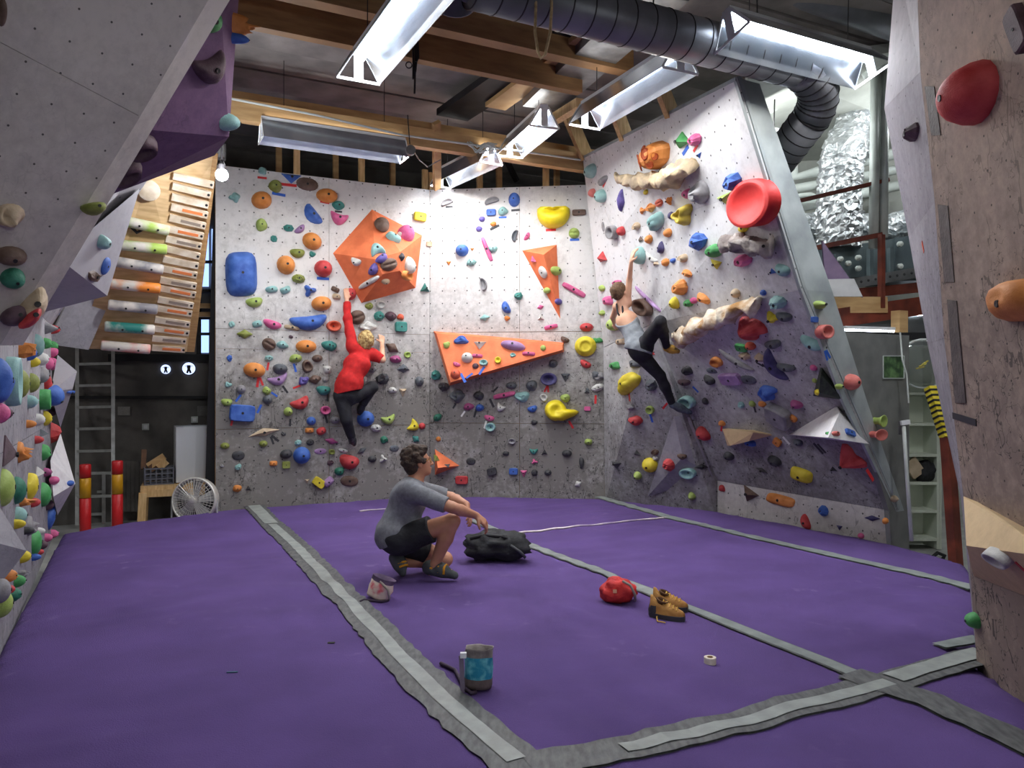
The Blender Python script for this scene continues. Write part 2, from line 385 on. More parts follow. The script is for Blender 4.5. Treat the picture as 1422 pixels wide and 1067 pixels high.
# props from the top of the overhanging wall up to the ceiling
for (x0, y0, x1, y1, lab) in ((815, 219, 782, 142, 'timber prop nearest the back corner on top of the overhanging wall'), (869, 190, 846, 128, 'timber prop in the middle of three above the overhanging wall'), (932, 156, 908, 96, 'timber prop of the three nearest the silver duct')):
    h_ = near(x0, y0+4, -.06)
    p = P(x0, y0, h_.y); q = P(x1, y1, h_.y-.25)
    tag(MB().bar(p, q, .05, .24, up=E1, roll=1.25).out('timber_prop', M_timber2), lab, 'prop')
# studs standing behind the back walls
studs = [(412, 232, 203, 9.75, M_timber2), (502, 244, 216, 10.2, M_timber2), (590, 258, 236, 10.65, M_timber2), (598, 258, 240, 10.72, M_timber2), (666, 256, 236, 10.55, M_timber2), (693, 255, 218, 10.75, M_timber), (758, 251, 214, 10.35, M_timber2), (773, 251, 214, 10.75, M_timber), (387, 228, 196, 10.4, M_timber), (466, 240, 206, 10.7, M_timber), (545, 250, 220, 11.0, M_timber)]
lab_s = ['pale stud above the brown oval hold', 'pale stud above the orange corner of the big volume', 'taller stud of the pair beside the cable above the wall corner', 'shorter stud of the pair beside the cable above the wall corner', 'short pale stud close right of the wall corner', 'darker stud close left of the leaning brace', 'bright stud above the yellow bowl hold', 'shaded stud right of the bright one over the bowl hold', 'dim stud left of the first pale stud', 'dim stud between the first two pale studs', 'dim stud left of the paired studs']
for (x, yb, yt, Y, m_), l in zip(studs, lab_s):
    tag(MB().bar(P(x, yb+14, Y), P(x, yt, Y), .075, .05, up=E1).out('timber_stud', m_), l, 'stud')
tag(MB().bar(P(607, 262, 9.9), P(606, 170, 9.0), .10, .05, up=E1).out('timber_brace', M_timber), 'tapering timber brace hanging from the long beam to the wall corner', 'brace')
tag(MB().bar(P(700, 216, 10.6), P(718, 252, 10.75), .07, .05).out('leaning_brace', M_steel), 'dark leaning brace among the studs behind the back wall', 'brace')

# --- crash mat
def mh(x, y):
    h = 0.012*noise.noise(Vector((x*.9, y*.9, 0))) + 0.006*noise.noise(Vector((x*2.7, y*2.2, 3)))
    a = x*.89+y*.456; b = y*.89-x*.456
    h += 0.013*math.sin(21*a+6*noise.noise(Vector((x*.8, y*.8, 9))))*max(0, noise.noise(Vector((x*.7, y*.7, 5)))+.05)
    h += 0.011*math.sin(23*b+7*noise.noise(Vector((x*.7, y*.9, 2))))*max(0, noise.noise(Vector((x*.6, y*.8, 15)))+.05)
    d = math.hypot(x+.75, y-5.9); h -= .022*math.exp(-d*d*6); h += .010*math.exp(-(d-.75)**2*8)*math.sin(9*math.atan2(y-5.9, x+.75)+2*d)
    return h
bd = [G(0, 895)-E1*4.6, Vector((-2.94, 4.43, 0)), G(88, 737), G(180, 722), G(300, 707), W1a+Vector((.05, -.01, 0)), W1b, A0, K0b, KRb, G(1300, 767), G(1340, 780), Vector((3.3, 5.3, 0)), F1+Vector((.1, .3, 0)), F1, Vector((2.38, 1.9, 0)), Vector((2.3, -1, 0)), Vector((-.2, -1.2, 0))]
ol = []
for i, p in enumerate(bd):
    q = bd[(i+1) % len(bd)]; m_ = max(1, int((q-p).length/.12))
    for k in range(m_): ol.append(lerp(p, q, k/m_))
pts = [Vector((p.x, p.y)) for p in ol]; nb = len(pts)
rng = random.Random(3)
for i in range(160):
    for j in range(190):
        x, y = -5+i*.0625+rng.uniform(-.015, .015), -1.2+j*.0625+rng.uniform(-.015, .015)
        pts.append(Vector((x, y)))
r = delaunay_2d_cdt(pts, [(i, (i+1) % nb) for i in range(nb)], [list(range(nb))], 1, 1e-5)
cv = [Vector((v[0], v[1])) for v in r[0]]; fcs = [list(f) for f in r[2]]
onb = set(i for i, orig in enumerate(r[3]) if any(o_ < nb for o_ in orig))
outl = [Vector((p.x, p.y)) for p in ol]
def edist(v): return min((v-o_).length for o_ in outl)
vv = []
for i, v in enumerate(cv):
    e = 0.0
    if v.y > 3.2 or v.x < -1:
        e = edist(v); e = max(0, 1-e/.22)**2*.05
    vv.append(Vector((v.x, v.y, mh(v.x, v.y)-e)))
ring = []; idx = {}
for i, v in enumerate(cv): idx[(round(v.x, 4), round(v.y, 4))] = i
n0 = len(vv)
bi = [idx.get((round(p.x, 4), round(p.y, 4))) for p in ol]
bi = [b for b in bi if b is not None]
for b in bi: vv.append(vv[b]-Z*.32)
m_ = len(bi)
fcs += [[bi[k], bi[(k+1) % m_], n0+(k+1) % m_, n0+k] for k in range(m_)]
M_mat = pmat('purple carpet', (91, 67, 129), (75, 53, 110), 1.7, 0.95, bump=0.35, bscale=160, lo=.3, hi=.72, detail=9)
nt_ = M_mat.node_tree; bs_ = nt_.nodes['Principled BSDF']; src_ = bs_.inputs['Base Color'].links[0].from_socket     # chalk smudges trodden into the carpet
def nz_(sc, d, lo, hi):
    n_ = nt_.nodes.new('ShaderNodeTexNoise'); n_.inputs['Scale'].default_value = sc; n_.inputs['Detail'].default_value = d; m_ = nt_.nodes.new('ShaderNodeMapRange'); m_.inputs[1].default_value = lo; m_.inputs[2].default_value = hi
    nt_.links.new(nt_.nodes['Texture Coordinate'].outputs['Object'], n_.inputs['Vector']); nt_.links.new(n_.outputs['Fac'], m_.inputs[0]); return m_.outputs[0]
mu_ = nt_.nodes.new('ShaderNodeMath'); mu_.operation = 'MULTIPLY'; nt_.links.new(nz_(1.3, 3, .54, .85), mu_.inputs[0]); nt_.links.new(nz_(9, 8, .58, .95), mu_.inputs[1])
mx_ = nt_.nodes.new('ShaderNodeMixRGB'); mx_.inputs[2].default_value = (*lin((176, 156, 190)), 1); nt_.links.new(mu_.outputs[0], mx_.inputs[0]); nt_.links.new(src_, mx_.inputs[1]); nt_.links.new(mx_.outputs[0], bs_.inputs['Base Color'])
mat_o = add('crash_mat', vv, fcs, M_mat, smooth=True, label='purple carpet covered crash mat that fills the floor between the walls', cat='crash mat')
used = set(i for f in fcs for i in f)

# --- tape strips stuck on the mat
M_tapel = pmat('light duct tape', (150, 156, 152), (128, 134, 131), 9, 0.5, bump=.1)
M_taped = pmat('worn dark duct tape', (66, 68, 70), (96, 98, 98), 12, 0.6, bump=.1, stretch=(3, 1, 1))
M_tapem = pmat('grey duct tape', (134, 142, 138), (112, 120, 118), 9, 0.55)
M_chalk = pmat('white floor tape', (226, 216, 216), (200, 190, 196), 14, 0.7)
def ribbon(name, px, w, mat, z=.004, parent=None, raggedness=0.0, seed=0, **kw):
    g = [G(*p) for p in px]; rg = random.Random(seed); dense = []
    for i in range(len(g)-1):
        k_ = max(2, int((g[i+1]-g[i]).length/.07))
        for k in range(k_): dense.append(lerp(g[i], g[i+1], k/k_))
    dense.append(g[-1]); v = []; f = []
    for i, p in enumerate(dense):
        t = (dense[min(i+1, len(dense)-1)]-dense[max(0, i-1)]).normalized(); s = t.cross(Z)
        for sd in (-1, -.33, .33, 1):
            o_ = s*sd*(w/2)*(1+(rg.uniform(-raggedness, raggedness) if abs(sd) == 1 else 0)); c = p+o_
            v.append(Vector((c.x, c.y, mh(c.x, c.y)+z+.007)))
    for i in range(len(dense)-1):
        for k in range(3): a = i*4+k; f.append([a, a+1, a+5, a+4])
    n_ = len(v); v += [p_-Z*.010 for p_ in v]; f += [[a+n_ for a in q][::-1] for q in f]
    return add(name, v, f, mat, parent, **kw)
lineA = [(352.6, 703.6), (378, 729), (409, 758), (456, 807), (503, 854), (554, 912), (612, 970), (662, 1013), (717, 1060), (750, 1090)]
tA = ribbon('tape_strip', lineA, .235, M_taped, .003, raggedness=.10, seed=1, label='wide dark seam tape with a pale middle, from the crouching man to the back wall', cat='tape')
ribbon('middle_strip', lineA[1:-1], .085, M_tapel, .006, tA, .04, 2, label='pale grey middle strip')
ribbon('middle_strip', [(352.6, 703.6), (377, 728)], .14, M_tapel, .007, tA, .03, 2)
tB = ribbon('tape_strip', [(655, 724), (720, 751), (800, 783), (900, 823), (1000, 863), (1100, 902), (1195, 940)], .115, M_taped, .003, raggedness=.03, seed=3, label='grey seam tape behind the red bag and the brown shoes', cat='tape')
ribbon('middle_strip', [(655, 724), (720, 751), (800, 783), (900, 823), (1000, 863), (1100, 902), (1190, 938)], .09, M_tapem, .006, tB, .03, 4, label='light grey middle strip')
tB2 = ribbon('tape_strip', [(1180, 936), (1290, 975), (1380, 1015), (1470, 1060)], .19, M_taped, .008, raggedness=.10, seed=5, label='dark worn seam tape past the crossing, running out under the beige wall', cat='tape')
tC = ribbon('tape_strip', [(832, 691), (925, 718), (1050, 748), (1180, 778), (1300, 805), (1352, 818)], .13, M_tapem, .004, raggedness=.08, seed=6, label='dull grey seam tape along the foot of the overhanging wall', cat='tape')
tD = ribbon('tape_strip', [(735, 1068), (870, 1042), (1000, 1012), (1130, 976), (1240, 946), (1362, 912)], .20, M_taped, .005, raggedness=.09, seed=7, label='wide cross seam tape with pale middle, meeting the beige wall', cat='tape')
ribbon('middle_strip', [(865, 1045), (1000, 1014), (1130, 978), (1235, 949)], .08, M_tapel, .009, tD, .05, 8, label='pale grey middle strip')
ribbon('middle_strip', [(1240, 944), (1300, 926), (1366, 907)], .12, M_tapel, .011, tD, .05, 9)
ribbon('tape_strip', [(1304, 900), (1360, 890)], .09, M_tapem, .006, raggedness=.06, seed=10, label='short pale tape patch stuck at the corner of the beige wall', cat='tape')
ribbon('tape_strip', [(712, 742), (780, 735), (860, 727), (926, 719)], .045, M_chalk, .004, raggedness=.25, seed=11, label='thin white line taped across the purple mat behind the black bag', cat='tape')
ribbon('tape_strip', [(500, 711), (513, 709), (536, 708), (545, 706)], .04, M_chalk, .004, raggedness=.3, seed=12, label='short white line left of the crouching man', cat='tape')
# ------------------------------------------------------------------ volumes (big plywood shapes screwed to the walls)
M_orv = pmat('orange volume paint', (236, 128, 80), (214, 108, 66), 6, 0.7, bump=.08, bscale=50)
M_whv = wall_mat('white volume', (214, 212, 214), (150, 148, 154), -.5, .8, dots=.1, dotr=.06, scr=.3)
M_grv = wall_mat('grey volume', (168, 166, 172), (126, 124, 132), -.5, 1.5, dots=.14, dotr=.05, scr=.5)
M_bgv = wall_mat('beige volume', (214, 188, 148), (176, 150, 116), -.5, 1.2, dots=.16, dotr=.05, scr=.2)
M_puv = wall_mat('purple volume', (128, 98, 128), (88, 64, 98), 1.5, 4.6, dots=.17, dotr=.05, scr=.5)
M_blv = pmat('black speckled volume', (30, 34, 34), (52, 64, 50), 26, .7)
VOLS = []
def volume(mat, base, apex, label, name='wall_volume', only=None):
    """base: pixels on the wall; apex: (x, y, metres the corner stands off the wall)"""
    pts = []; c = Vector()
    for x, y in base:
        h = hit(x, y, only); pts += [h[0], h[0]-h[1]*.03]; c += h[0]
    for x, y, o in apex: pts.append(near(x, y, o))
    c /= len(base); mb = MB().hull(pts)
    ob = mb.out(name, mat, base=c, label=label, cat='volume', group='plywood volumes on the walls')
    VOLS.append(ob); return mb, ob
vl = []
def V(*a, **k): mb, ob = volume(*a, **k); vl.append((ob.name, mb)); return ob
v_big = V(M_orv, [(516.5, 291), (586, 327), (577, 400), (502, 421), (462.5, 352)], [(521, 360, .42), (556, 350, .42), (555, 376, .42), (531, 381, .42)], 'big orange polyhedron volume above the climber in red')
v_tri = V(M_orv, [(602, 460), (783, 476), (783, 489), (624, 536)], [(606, 463, .1), (781, 479, .2), (781, 486, .22), (626, 531, .36)], 'large flat orange triangle volume in the middle of the back wall')
v_wed = V(M_orv, [(725, 348), (773, 340), (778, 443)], [(755, 354, .26)], 'narrow orange wedge volume pointing down, under the yellow bowl hold')
v_sml = V(M_orv, [(604, 624), (638, 647), (604, 660)], [(608, 650, .24)], 'small orange wedge volume beside the crouching man\'s face')
v_low = V(M_grv, [(948, 600), (940, 650)], [(936, 578, .03), (958, 580, .012), (990, 662, .006), (899, 690, .04), (948, 635, .07)], 'flat grey triangular volume under the woman\'s lower foot')
v_whp = V(M_whv, [(1159, 566), (1096, 604), (1208, 617)], [(1150, 608, .52), (1166, 573, .12)], 'white pyramid volume low on the overhanging wall')
v_bei = V(M_bgv, [(1003, 596), (1046, 599), (1072, 605), (1010, 619)], [(1046, 601, .2), (1014, 619.5, .2), (1040, 613, .2)], 'beige wedge volume with a blue hold on its edge')
v_blk = V(M_blv, [(1139, 511), (1129, 550), (1171, 555)], [(1137, 545, .16), (1140, 520, .1)], 'black speckled triangle volume near the outer edge of the overhang')
v_rbg = V(M_bgv, [(1338, 690), (1480, 768), (1352, 800), (1480, 850)], [(1342, 758, .16), (1470, 776, .18), (1345, 752, .12)], 'beige triangular volume on the right front wall', only=['wall_right_front'])
def VE(mat, pts, label, base=None):
    mb = MB().hull([P(*p) for p in pts]); c = sum(mb.v, Vector())/len(mb.v)
    ob = mb.out('wall_volume', mat, base=c, label=label, cat='volume', group='plywood volumes on the walls'); vl.append((ob.name, mb)); return ob
v_pur = VE(M_puv, [(334, -40, 4.95), (318, 190, 5.2), (298, 216, 5.5), (150, 272, 5.1), (203, 180, 4.62), (304, -40, 4.55), (215, 240, 6.0)], 'huge purple volume on the edge of the leaning upper wall')
VE(M_grv, [(80, 358, 5.55), (194, 262, 6.6), (60, 434, 6.8), (149, 411, 6.6), (160, 330, 6.9), (120, 360, 7.2), (70, 425, 7.1)], 'pale grey pyramid volume under the purple one')
VE(M_grv, [(80, 493, 7.75), (84, 594, 7.75), (70, 545, 7.0), (107, 516, 7.45), (101, 540, 7.4)], 'grey pointed volume at the end of the crowded wall, upper one')
VE(M_whv, [(84, 602, 7.85), (74, 690, 7.1), (80, 716, 7.75), (104.5, 672, 7.5), (70, 640, 7.2)], 'white dotted volume with a blue hold at the end of the crowded wall')
VE(M_grv, [(-40, 640, 4.28), (37, 765, 4.42), (-30, 850, 4.25), (-10, 740, 5.0), (-60, 740, 4.0)], 'dark grey volume low at the near end of the crowded wall')
for nm, mb in vl: reg(nm, mb.v, mb.f)

# ------------------------------------------------------------------ climbing holds
PAL = {'or': ('orange', (240, 142, 52)), 'ro': ('red-orange', (226, 84, 48)), 'bl': ('blue', (44, 96, 196)), 'mi': ('mint', (146, 198, 196)), 'tl': ('teal', (40, 132, 122)),
 'gr': ('green', (58, 160, 76)), 'li': ('lime', (168, 196, 88)), 'ol': ('olive', (134, 146, 52)), 'ye': ('yellow', (240, 216, 30)), 'rd': ('red', (208, 44, 48)), 'pk': ('pink', (228, 88, 150)),
 'mg': ('magenta', (168, 62, 124)), 'lc': ('lilac', (168, 128, 184)), 'pu': ('purple', (92, 78, 168)), 'br': ('brown', (96, 68, 54)), 'bk': ('black', (44, 45, 50)), 'sl': ('slate', (84, 90, 98)),
 'gy': ('grey', (140, 138, 142)), 'wh': ('white', (222, 222, 218)), 'be': ('beige', (206, 180, 146)), 'co': ('coral', (236, 118, 108)), 'mr': ('maroon', (78, 48, 62)), 'db': ('indigo', (58, 52, 108)), 'dg': ('dark green', (18, 112, 84))}
def hmat(c):
    w, rgb = PAL[c]; dk = tuple(int(x*.82) for x in rgb); lt = tuple(int(x+(232-x)*.22) for x in rgb)
    return pmat(w+' resin', dk, lt, 9, .62, bump=.18, bscale=120, lo=.3, hi=.75)
M_bolt = pmat('bolt hole', (24, 24, 26), rough=.5)
cosr = lambda n: [math.cos(i/n*math.pi/2) for i in range(n)]
def polar(R, H, nu=16, nv=5, bend=0, jit=0, rg=None, rho=None):
    v = []; f = []; rho = rho or cosr(nv)
    rows = [(1.0, -.12)] + [(r, None) for r in rho]
    for r, zf in rows:
        for k in range(nu):
            a = 2*math.pi*k/nu; x = R(a)*r*math.cos(a)*.5; y = R(a)*r*math.sin(a)*.5
            z = zf if zf is not None else H(r, a)
            if jit and zf is None: x += rg.uniform(-jit, jit)*.5; y += rg.uniform(-jit, jit)*.5; z = max(.02, z*(1+rg.uniform(-jit, jit)*2))
            if bend: y += bend*(x*x*4-.35)*.5
            v.append((x, y, z))
    v.append((0, (bend*-.35*.5 if bend else 0), H(0, 0)))
    for i in range(len(rows)-1):
        for k in range(nu): a = i*nu+k; b = i*nu+(k+1) % nu; f.append([a, b, b+nu, a+nu])
    c = len(v)-1; st = (len(rows)-1)*nu
    for k in range(nu): f.append([st+k, st+(k+1) % nu, c])
    return v, f
dome = lambda r, a: math.sqrt(max(0, 1-r*r))
flat = lambda p: (lambda r, a: (1-r**p)**.6)
def ngon(n, rot, s=1.0):
    def R(a):
        t = (a-rot) % (2*math.pi/n)-math.pi/n; return s*math.cos(math.pi/n)/math.cos(t)
    return R
sup = lambda p: (lambda a: (abs(math.cos(a))**p+abs(math.sin(a))**p)**(-1/p))
def wob(rg, amt):
    c = [(rg.uniform(-amt, amt), rg.uniform(0, 6.3)) for _ in range(3)]
    return lambda a: 1+sum(x*math.sin((i+2)*a+ph) for i, (x, ph) in enumerate(c))
one = lambda a: 1.0
# shape: word for labels, object name, depth factor, smooth, builder
def S_dome(rg): return polar(one, dome)
def S_blob(rg): w = wob(rg, .1); q = wob(rg, .12); return polar(w, lambda r, a: dome(r, a)*(q(a+2*r) if r > .05 else 1))
def S_lump(rg):
    w = wob(rg, .16); q = wob(rg, .3); return polar(w, lambda r, a: dome(r, a)*(q(a+3*r) if r > .05 else 1)*(.8+.3*math.sin(5*r+a)), 18, 6)
def S_rock(rg): return polar(lambda a: 1.05, dome, 7, 3, 0, .16, rg)
def S_bean(rg): return polar(lambda a: 1-.12*math.cos(a), dome, bend=.35)
def S_cres(rg): return polar(lambda a: 1.0, lambda r, a: dome(r, a), 20, 5, bend=1.1)
def S_jug(rg): return polar(wob(rg, .05), lambda r, a: dome(r, a)*(1+.45*r*math.sin(a))-(.3*math.exp(-((r*math.sin(a)-.35)**2+(r*math.cos(a))**2)*9)), 18, 7)
def S_tri(rg): return polar(ngon(3, -math.pi/2+math.pi/3-math.pi/3), lambda r, a: (1-r)*.9+.12, 12, 3, rho=[1, .66, .33])
def S_fang(rg): return polar(ngon(3, math.pi/2), lambda r, a: (1-r)*.9+.12, 12, 3, rho=[1, .66, .33])
def S_plate(rg): return polar(sup(2.2), lambda r, a: .6*(1-r**6)+.15, rho=[1, .93, .6])
def S_block(rg): return polar(sup(7), lambda r, a: .85 if r < .97 else .7, 24, 3, rho=[1, .9, .5])
def S_bar(rg): return polar(sup(5), flat(3), 20, 4)
def S_wing(rg): return polar(lambda a: 1/(abs(math.cos(a))+abs(math.sin(a)))*1.0, lambda r, a: (1-r)*.9+.08, 16, 3, bend=-.3, rho=[1, .6, .3])
def S_leaf(rg): return polar(lambda a: 1-.25*abs(math.sin(a))**.5*0-.3*(abs(math.sin(2*a)))**1.2, dome)
def S_ring(rg): return polar(wob(rg, .05), lambda r, a: .2+.8*math.exp(-((r-.74)/.2)**2), 18, 6, rho=[1, .9, .75, .6, .45, .25])
def S_dee(rg): return polar(lambda a: 1 if math.sin(a) > -.3 else .3/max(.3, -math.sin(a))*1.0, lambda r, a: .25+.75*math.exp(-((r-.86)/.12)**2), 20, 6, rho=[1, .93, .85, .72, .5, .25])
def S_dish(rg): return polar(one, lambda r, a: (.98 if r > .7 else .98-.75*(1-(r/.7)**2)) if r < .97 else .55, 24, 8, rho=[1, .95, .86, .72, .55, .4, .25, .1])
def S_knob(rg): return polar(wob(rg, .04), lambda r, a: dome(r, a)*1.1+(.5*math.exp(-r*r*12)), 14, 6)
def S_fin(rg): return polar(lambda a: 1-.35*math.cos(a)**2*0, lambda r, a: (1-r)**.7, 16, 4, bend=.5)
def S_funnel(rg):
    prof = [(.3, -.1), (.26, .3), (.3, .6), (.5, 1.0), (.44, 1.02), (.2, .6), (.02, .5)]; v = []; f = []; n = 14
    for r, z in prof:
        for k in range(n): a = 2*math.pi*k/n; v.append((r*math.cos(a), r*math.sin(a), z))
    for i in range(len(prof)-1):
        for k in range(n): a = i*n+k; b = i*n+(k+1) % n; f.append([a, b, b+n, a+n])
    return v, f
def S_split(rg): return polar(one, lambda r, a: dome(r, a)*(1-.45*math.exp(-(r*math.sin(a)/.16)**2)), 24, 7)
def S_bone(rg): return polar(lambda a: .62+.4*math.cos(a)**2, lambda r, a: dome(r, a)*(.7+.5*(r*math.cos(a))**2), 18, 6)
def S_star(rg): return polar(lambda a: .72+.28*math.cos(3*a+.6), lambda r, a: (1-r)**.8+.05, 18, 5)
def S_gem(rg): return polar(ngon(5, .3), lambda r, a: .9 if r < .5 else .9*(1-(r-.5)*1.5), 10, 3, 0, .06, rg, rho=[1, .5, .3])
SH = {'do': ('dome', 'sloper_hold', .62, 1, S_dome), 'bb': ('rounded', 'sloper_hold', .6, 1, S_blob), 'lu': ('lumpy', 'lump_hold', .6, 1, S_lump), 'ro': ('faceted', 'rock_hold', .6, 0, S_rock),
 'be': ('bean-shaped', 'pinch_hold', .6, 1, S_bean), 'cr': ('crescent', 'crescent_hold', .55, 1, S_cres), 'ju': ('scooped', 'jug_hold', .65, 1, S_jug), 'tr': ('down-pointing triangular', 'triangle_hold', .45, 0, S_tri),
 'fa': ('pointed', 'spike_hold', .6, 0, S_fang), 'pl': ('flat oval', 'plate_hold', .25, 1, S_plate), 'bo': ('block-shaped', 'block_hold', .5, 0, S_block), 'ba': ('bar-shaped', 'bar_hold', .7, 0, S_bar),
 'wi': ('wing-shaped', 'wing_hold', .6, 0, S_wing), 'le': ('leaf-shaped', 'leaf_hold', .45, 1, S_leaf), 'ri': ('ring-shaped', 'ring_hold', .45, 1, S_ring), 'de': ('hollow D-shaped', 'ring_hold', .35, 1, S_dee),
 'di': ('dished', 'dish_hold', .55, 1, S_dish), 'kn': ('knobbly', 'knob_hold', .7, 1, S_knob), 'fi': ('fin-shaped', 'fin_hold', .6, 0, S_fin), 'fu': ('funnel-shaped', 'funnel_hold', .9, 1, S_funnel),
 'sp': ('grooved round', 'grooved_hold', .5, 1, S_split), 'bn': ('bone-shaped', 'bone_hold', .6, 1, S_bone), 'st': ('star-shaped', 'star_hold', .55, 0, S_star), 'ge': ('gem-cut', 'gem_hold', .6, 0, S_gem)}
# px py width height colour shape [turn in degrees]
T_back = """365 237 12 11 mi lu;405 246 33 17 bl tr;383 258 17 19 ol ju 20;427 255.5 31 18 br pl -3;364 277 28 25 or do 15;455 271 30 20 or do;326.5 273.5 14 14 mi lu 30;363.5 312 16 18 li ju;435 297.6 34 17 bl fi -50
400.6 316.8 14 10 tl ro;417.5 317.4 17 9 lc be 45;380.6 331.4 10 9 tl ro;434.3 334.3 28 23 or do -25;414.8 351 21 13 ol be 5;434 353 9 8 tl lu;398 367.4 25 27 or do 15;450 372.6 25 24 rd do;414.8 387 21 15 ol ge
336 379.8 44 62 bl bar0 6;377.6 401.8 18 10 mi bb;396.8 402.7 15 11 mi bb 25;430.5 403.4 20 19 bl st 20;355 419 24 14 li be 15;447.4 421.4 28 21 or do 10;433 446 52 20 bl fin0 12;322 450.6 9 9 mi lu;357.4 450 15 10 mi bb 15;380 450.6 27 12 pk be -14;405.8 455 22 6 be ba -8
470.4 285 18 12 tl ju;471.5 302 26 15 pk cr -10;583.6 301 17 12 ye bo -4;596 339 8 7 be bo;591 400.5 15 16 tl fa;466 402 12 7 br ba -25;467.5 412 12 9 be bb;488 408 15 17 rd do;513 425 11 10 ol bb;529 423.6 14 12 wh ri;527 439 17 16 tl ge;543.5 439 16 13 mr bb;556.6 440.5 10 9 ro bb;557 454 16 14 tl bo;497 440.5 22 20 br sp 20;512 454 21 16 wh lu;463.6 453 20 15 ro di
340 464 23 13 ol le;374 478 20 17 br sp -30;392.5 479 16 11 mi bb;404 468 6 5 mr ro;426 481 29 18 or do;457 479 18 13 tl be 10;319 497.7 8 9 bl ro;373.5 497.7 14 10 mi ge;411 498 18 12 li jug0 8;441 497.7 15 10 br do 5;389.6 512.6 21 15 sl ju;427 509 15 18 br ri 20;455 513 13 10 wh bb -15;354 514 31 21 or do -8;386.5 527 29 12 lc cr 18;422 529 13 13 pu lu;438 527 16 12 br bb;452 527.6 9 8 gy bb;317 534.5 9 8 mi lu;335 540.6 14 12 gy do;370.6 542.8 12 11 li bb;372 555 14 13 sl do;316 558.6 16 10 li be;451 542 20 13 tl be;419 559 27 15 rd fin0 30;336.5 574 35 23 bl bo -5
400.6 572 13 12 li kn;452 570 14 12 pk di;432.7 585 13 12 bl do;430 598 12 7 or ba;446.6 599 14 11 rd bb;367 601 45 11 be wi 12;394 603 7 5 bk ro;366 616.6 12 9 ol do;414.5 615 10 8 mi ro;431 614.6 13 10 bk ge;312.7 619.5 13 9 ol do;331 633 18 13 bk pl;398 631 18 13 bk do 10;420 633 24 24 bl do;445 627 17 8 lc pl;380 644 11 7 or ba;397.4 646 11 10 ol bo;331 649 9 9 mi lu;308 647 6 5 gy ro;426.6 668 8 8 be tr;443 670.6 17 12 ye bo -38;456 670 17 10 lc ba 40;329.7 679 13 10 or ju;345 678.7 9 8 bk fa
461.4 480.7 16 13 tl be;545 483 21 14 br le -30;566 493 10 9 li ri;550 499 16 11 mg bb;561 512.6 18 13 sl wi;532 526.5 18 16 bk ro;506 527 8 10 wh bb;516 513 14 10 gy bb;583 529.6 12 14 sl do;605 521 14 14 tl ro;545.5 542 12 8 wh bb;560 544 12 15 be tr;615 537 13 13 bk ro;607 580 12 10 dg bb 30;509 582 24 22 bl do;540 582.5 20 11 li cr 15;523 594.6 18 12 wh ge;574.4 591.5 17 12 ye cr 60;586.6 592 9 9 rd do;533.8 611 11 10 dg bb;578 610 12 10 tl le -40;608.5 610 7 7 or do;547.6 623 13 9 sl pl;487.5 641.7 28 20 rd be -12;472 655 14 12 dg bb;503 626 15 8 sl le 30;477 626 13 8 wh bn -15;461 628 9 8 ol ri;458.7 643 9 8 mr ro;517.4 637.8 12 9 bk do;532.5 637.8 12 13 wh st;485.5 668.5 25 15 br pl -8;460.7 613 20 9 mg le -15;465.6 583.7 14 10 gy ju;442 497 10 8 bk bb"""
T_mid = """621 282 18 12 gy de 20;683 280 21 13 gy de 15;713.7 276.7 16 20 bl do;682 295 13 9 bl bo;698 293 14 12 mi bb;669 304 9 8 pu do;665 317.7 9 8 pu do;685 311 9 7 or bb;804 295 19 8 br bo;797 323.5 15 15 li sp;716 327.6 17 11 sl de 75;732 327.6 13 6 pk be 60;641 347 18 17 bl do;655.6 346 7 6 or tr;676 346 36 6 pk ba -68;685 345 13 10 mi be;623 365 8 8 or tr;654 364 13 10 mi ro;670 395 19 12 gy de -75
719.5 411 12 11 tl ro;703 428 18 11 bl be -60;704 442 8 7 or bb;673 441.5 15 10 mi le 10;750.4 426.6 10 7 pk le 15;751 441.4 11 10 wh fa;765 454 19 6 pk ba 12;796.8 402.5 36 8 pk ba -30;814.3 454.4 19 12 rd do
785 472 13 8 br be -20;828 473 9 7 gr be -15;814 506 17 10 rd be -25;827 521 10 12 sl bb;768 505 13 11 sl ju;785 523 15 16 sl tr;762 526.7 23 18 db di;710 535.6 15 10 sl do;738 535.6 16 15 sl jug0;725 551 20 15 mi lu;755 552.5 12 10 wh ri -40;785 553 13 12 li bb;700 549 31 7 pk ba 12;664.5 549.7 15 12 bk bb -15;634.5 550 20 18 sl lu;617 537 14 11 bk bb;740 567.7 14 9 bl be 20;695 566 13 9 wh cr -30;665.7 566.5 12 10 bl ju;650.5 565 15 10 mg bb 15;815.7 567.7 9 6 pk bo;815 543 9 12 sl fa;827 540 14 10 wh ge;680 581 15 8 pk be -10;681 593.5 14 12 mi di;741.6 587 9 7 bk bb;710.7 613 11 8 gy di;817 614 11 9 li kn;702.5 630 9 7 bk bb;741 626.8 12 7 tl cr;756 628.7 9 9 bk fa;787 630 14 10 bk do;808 642.7 7 16 bk be;653.7 641 13 10 bk pl;742 641.6 10 8 pk st;713 655 12 9 bl bo;727 657 11 13 pk tr;742 656.8 11 11 bk ge;760.6 656.8 10 8 bk ro;683 655 13 10 bk bo 15;641 667 17 11 rd bo;802.6 672.5 11 9 wh le 30"""  # slate lump under the flat triangle: a blue hold coloured as shaded
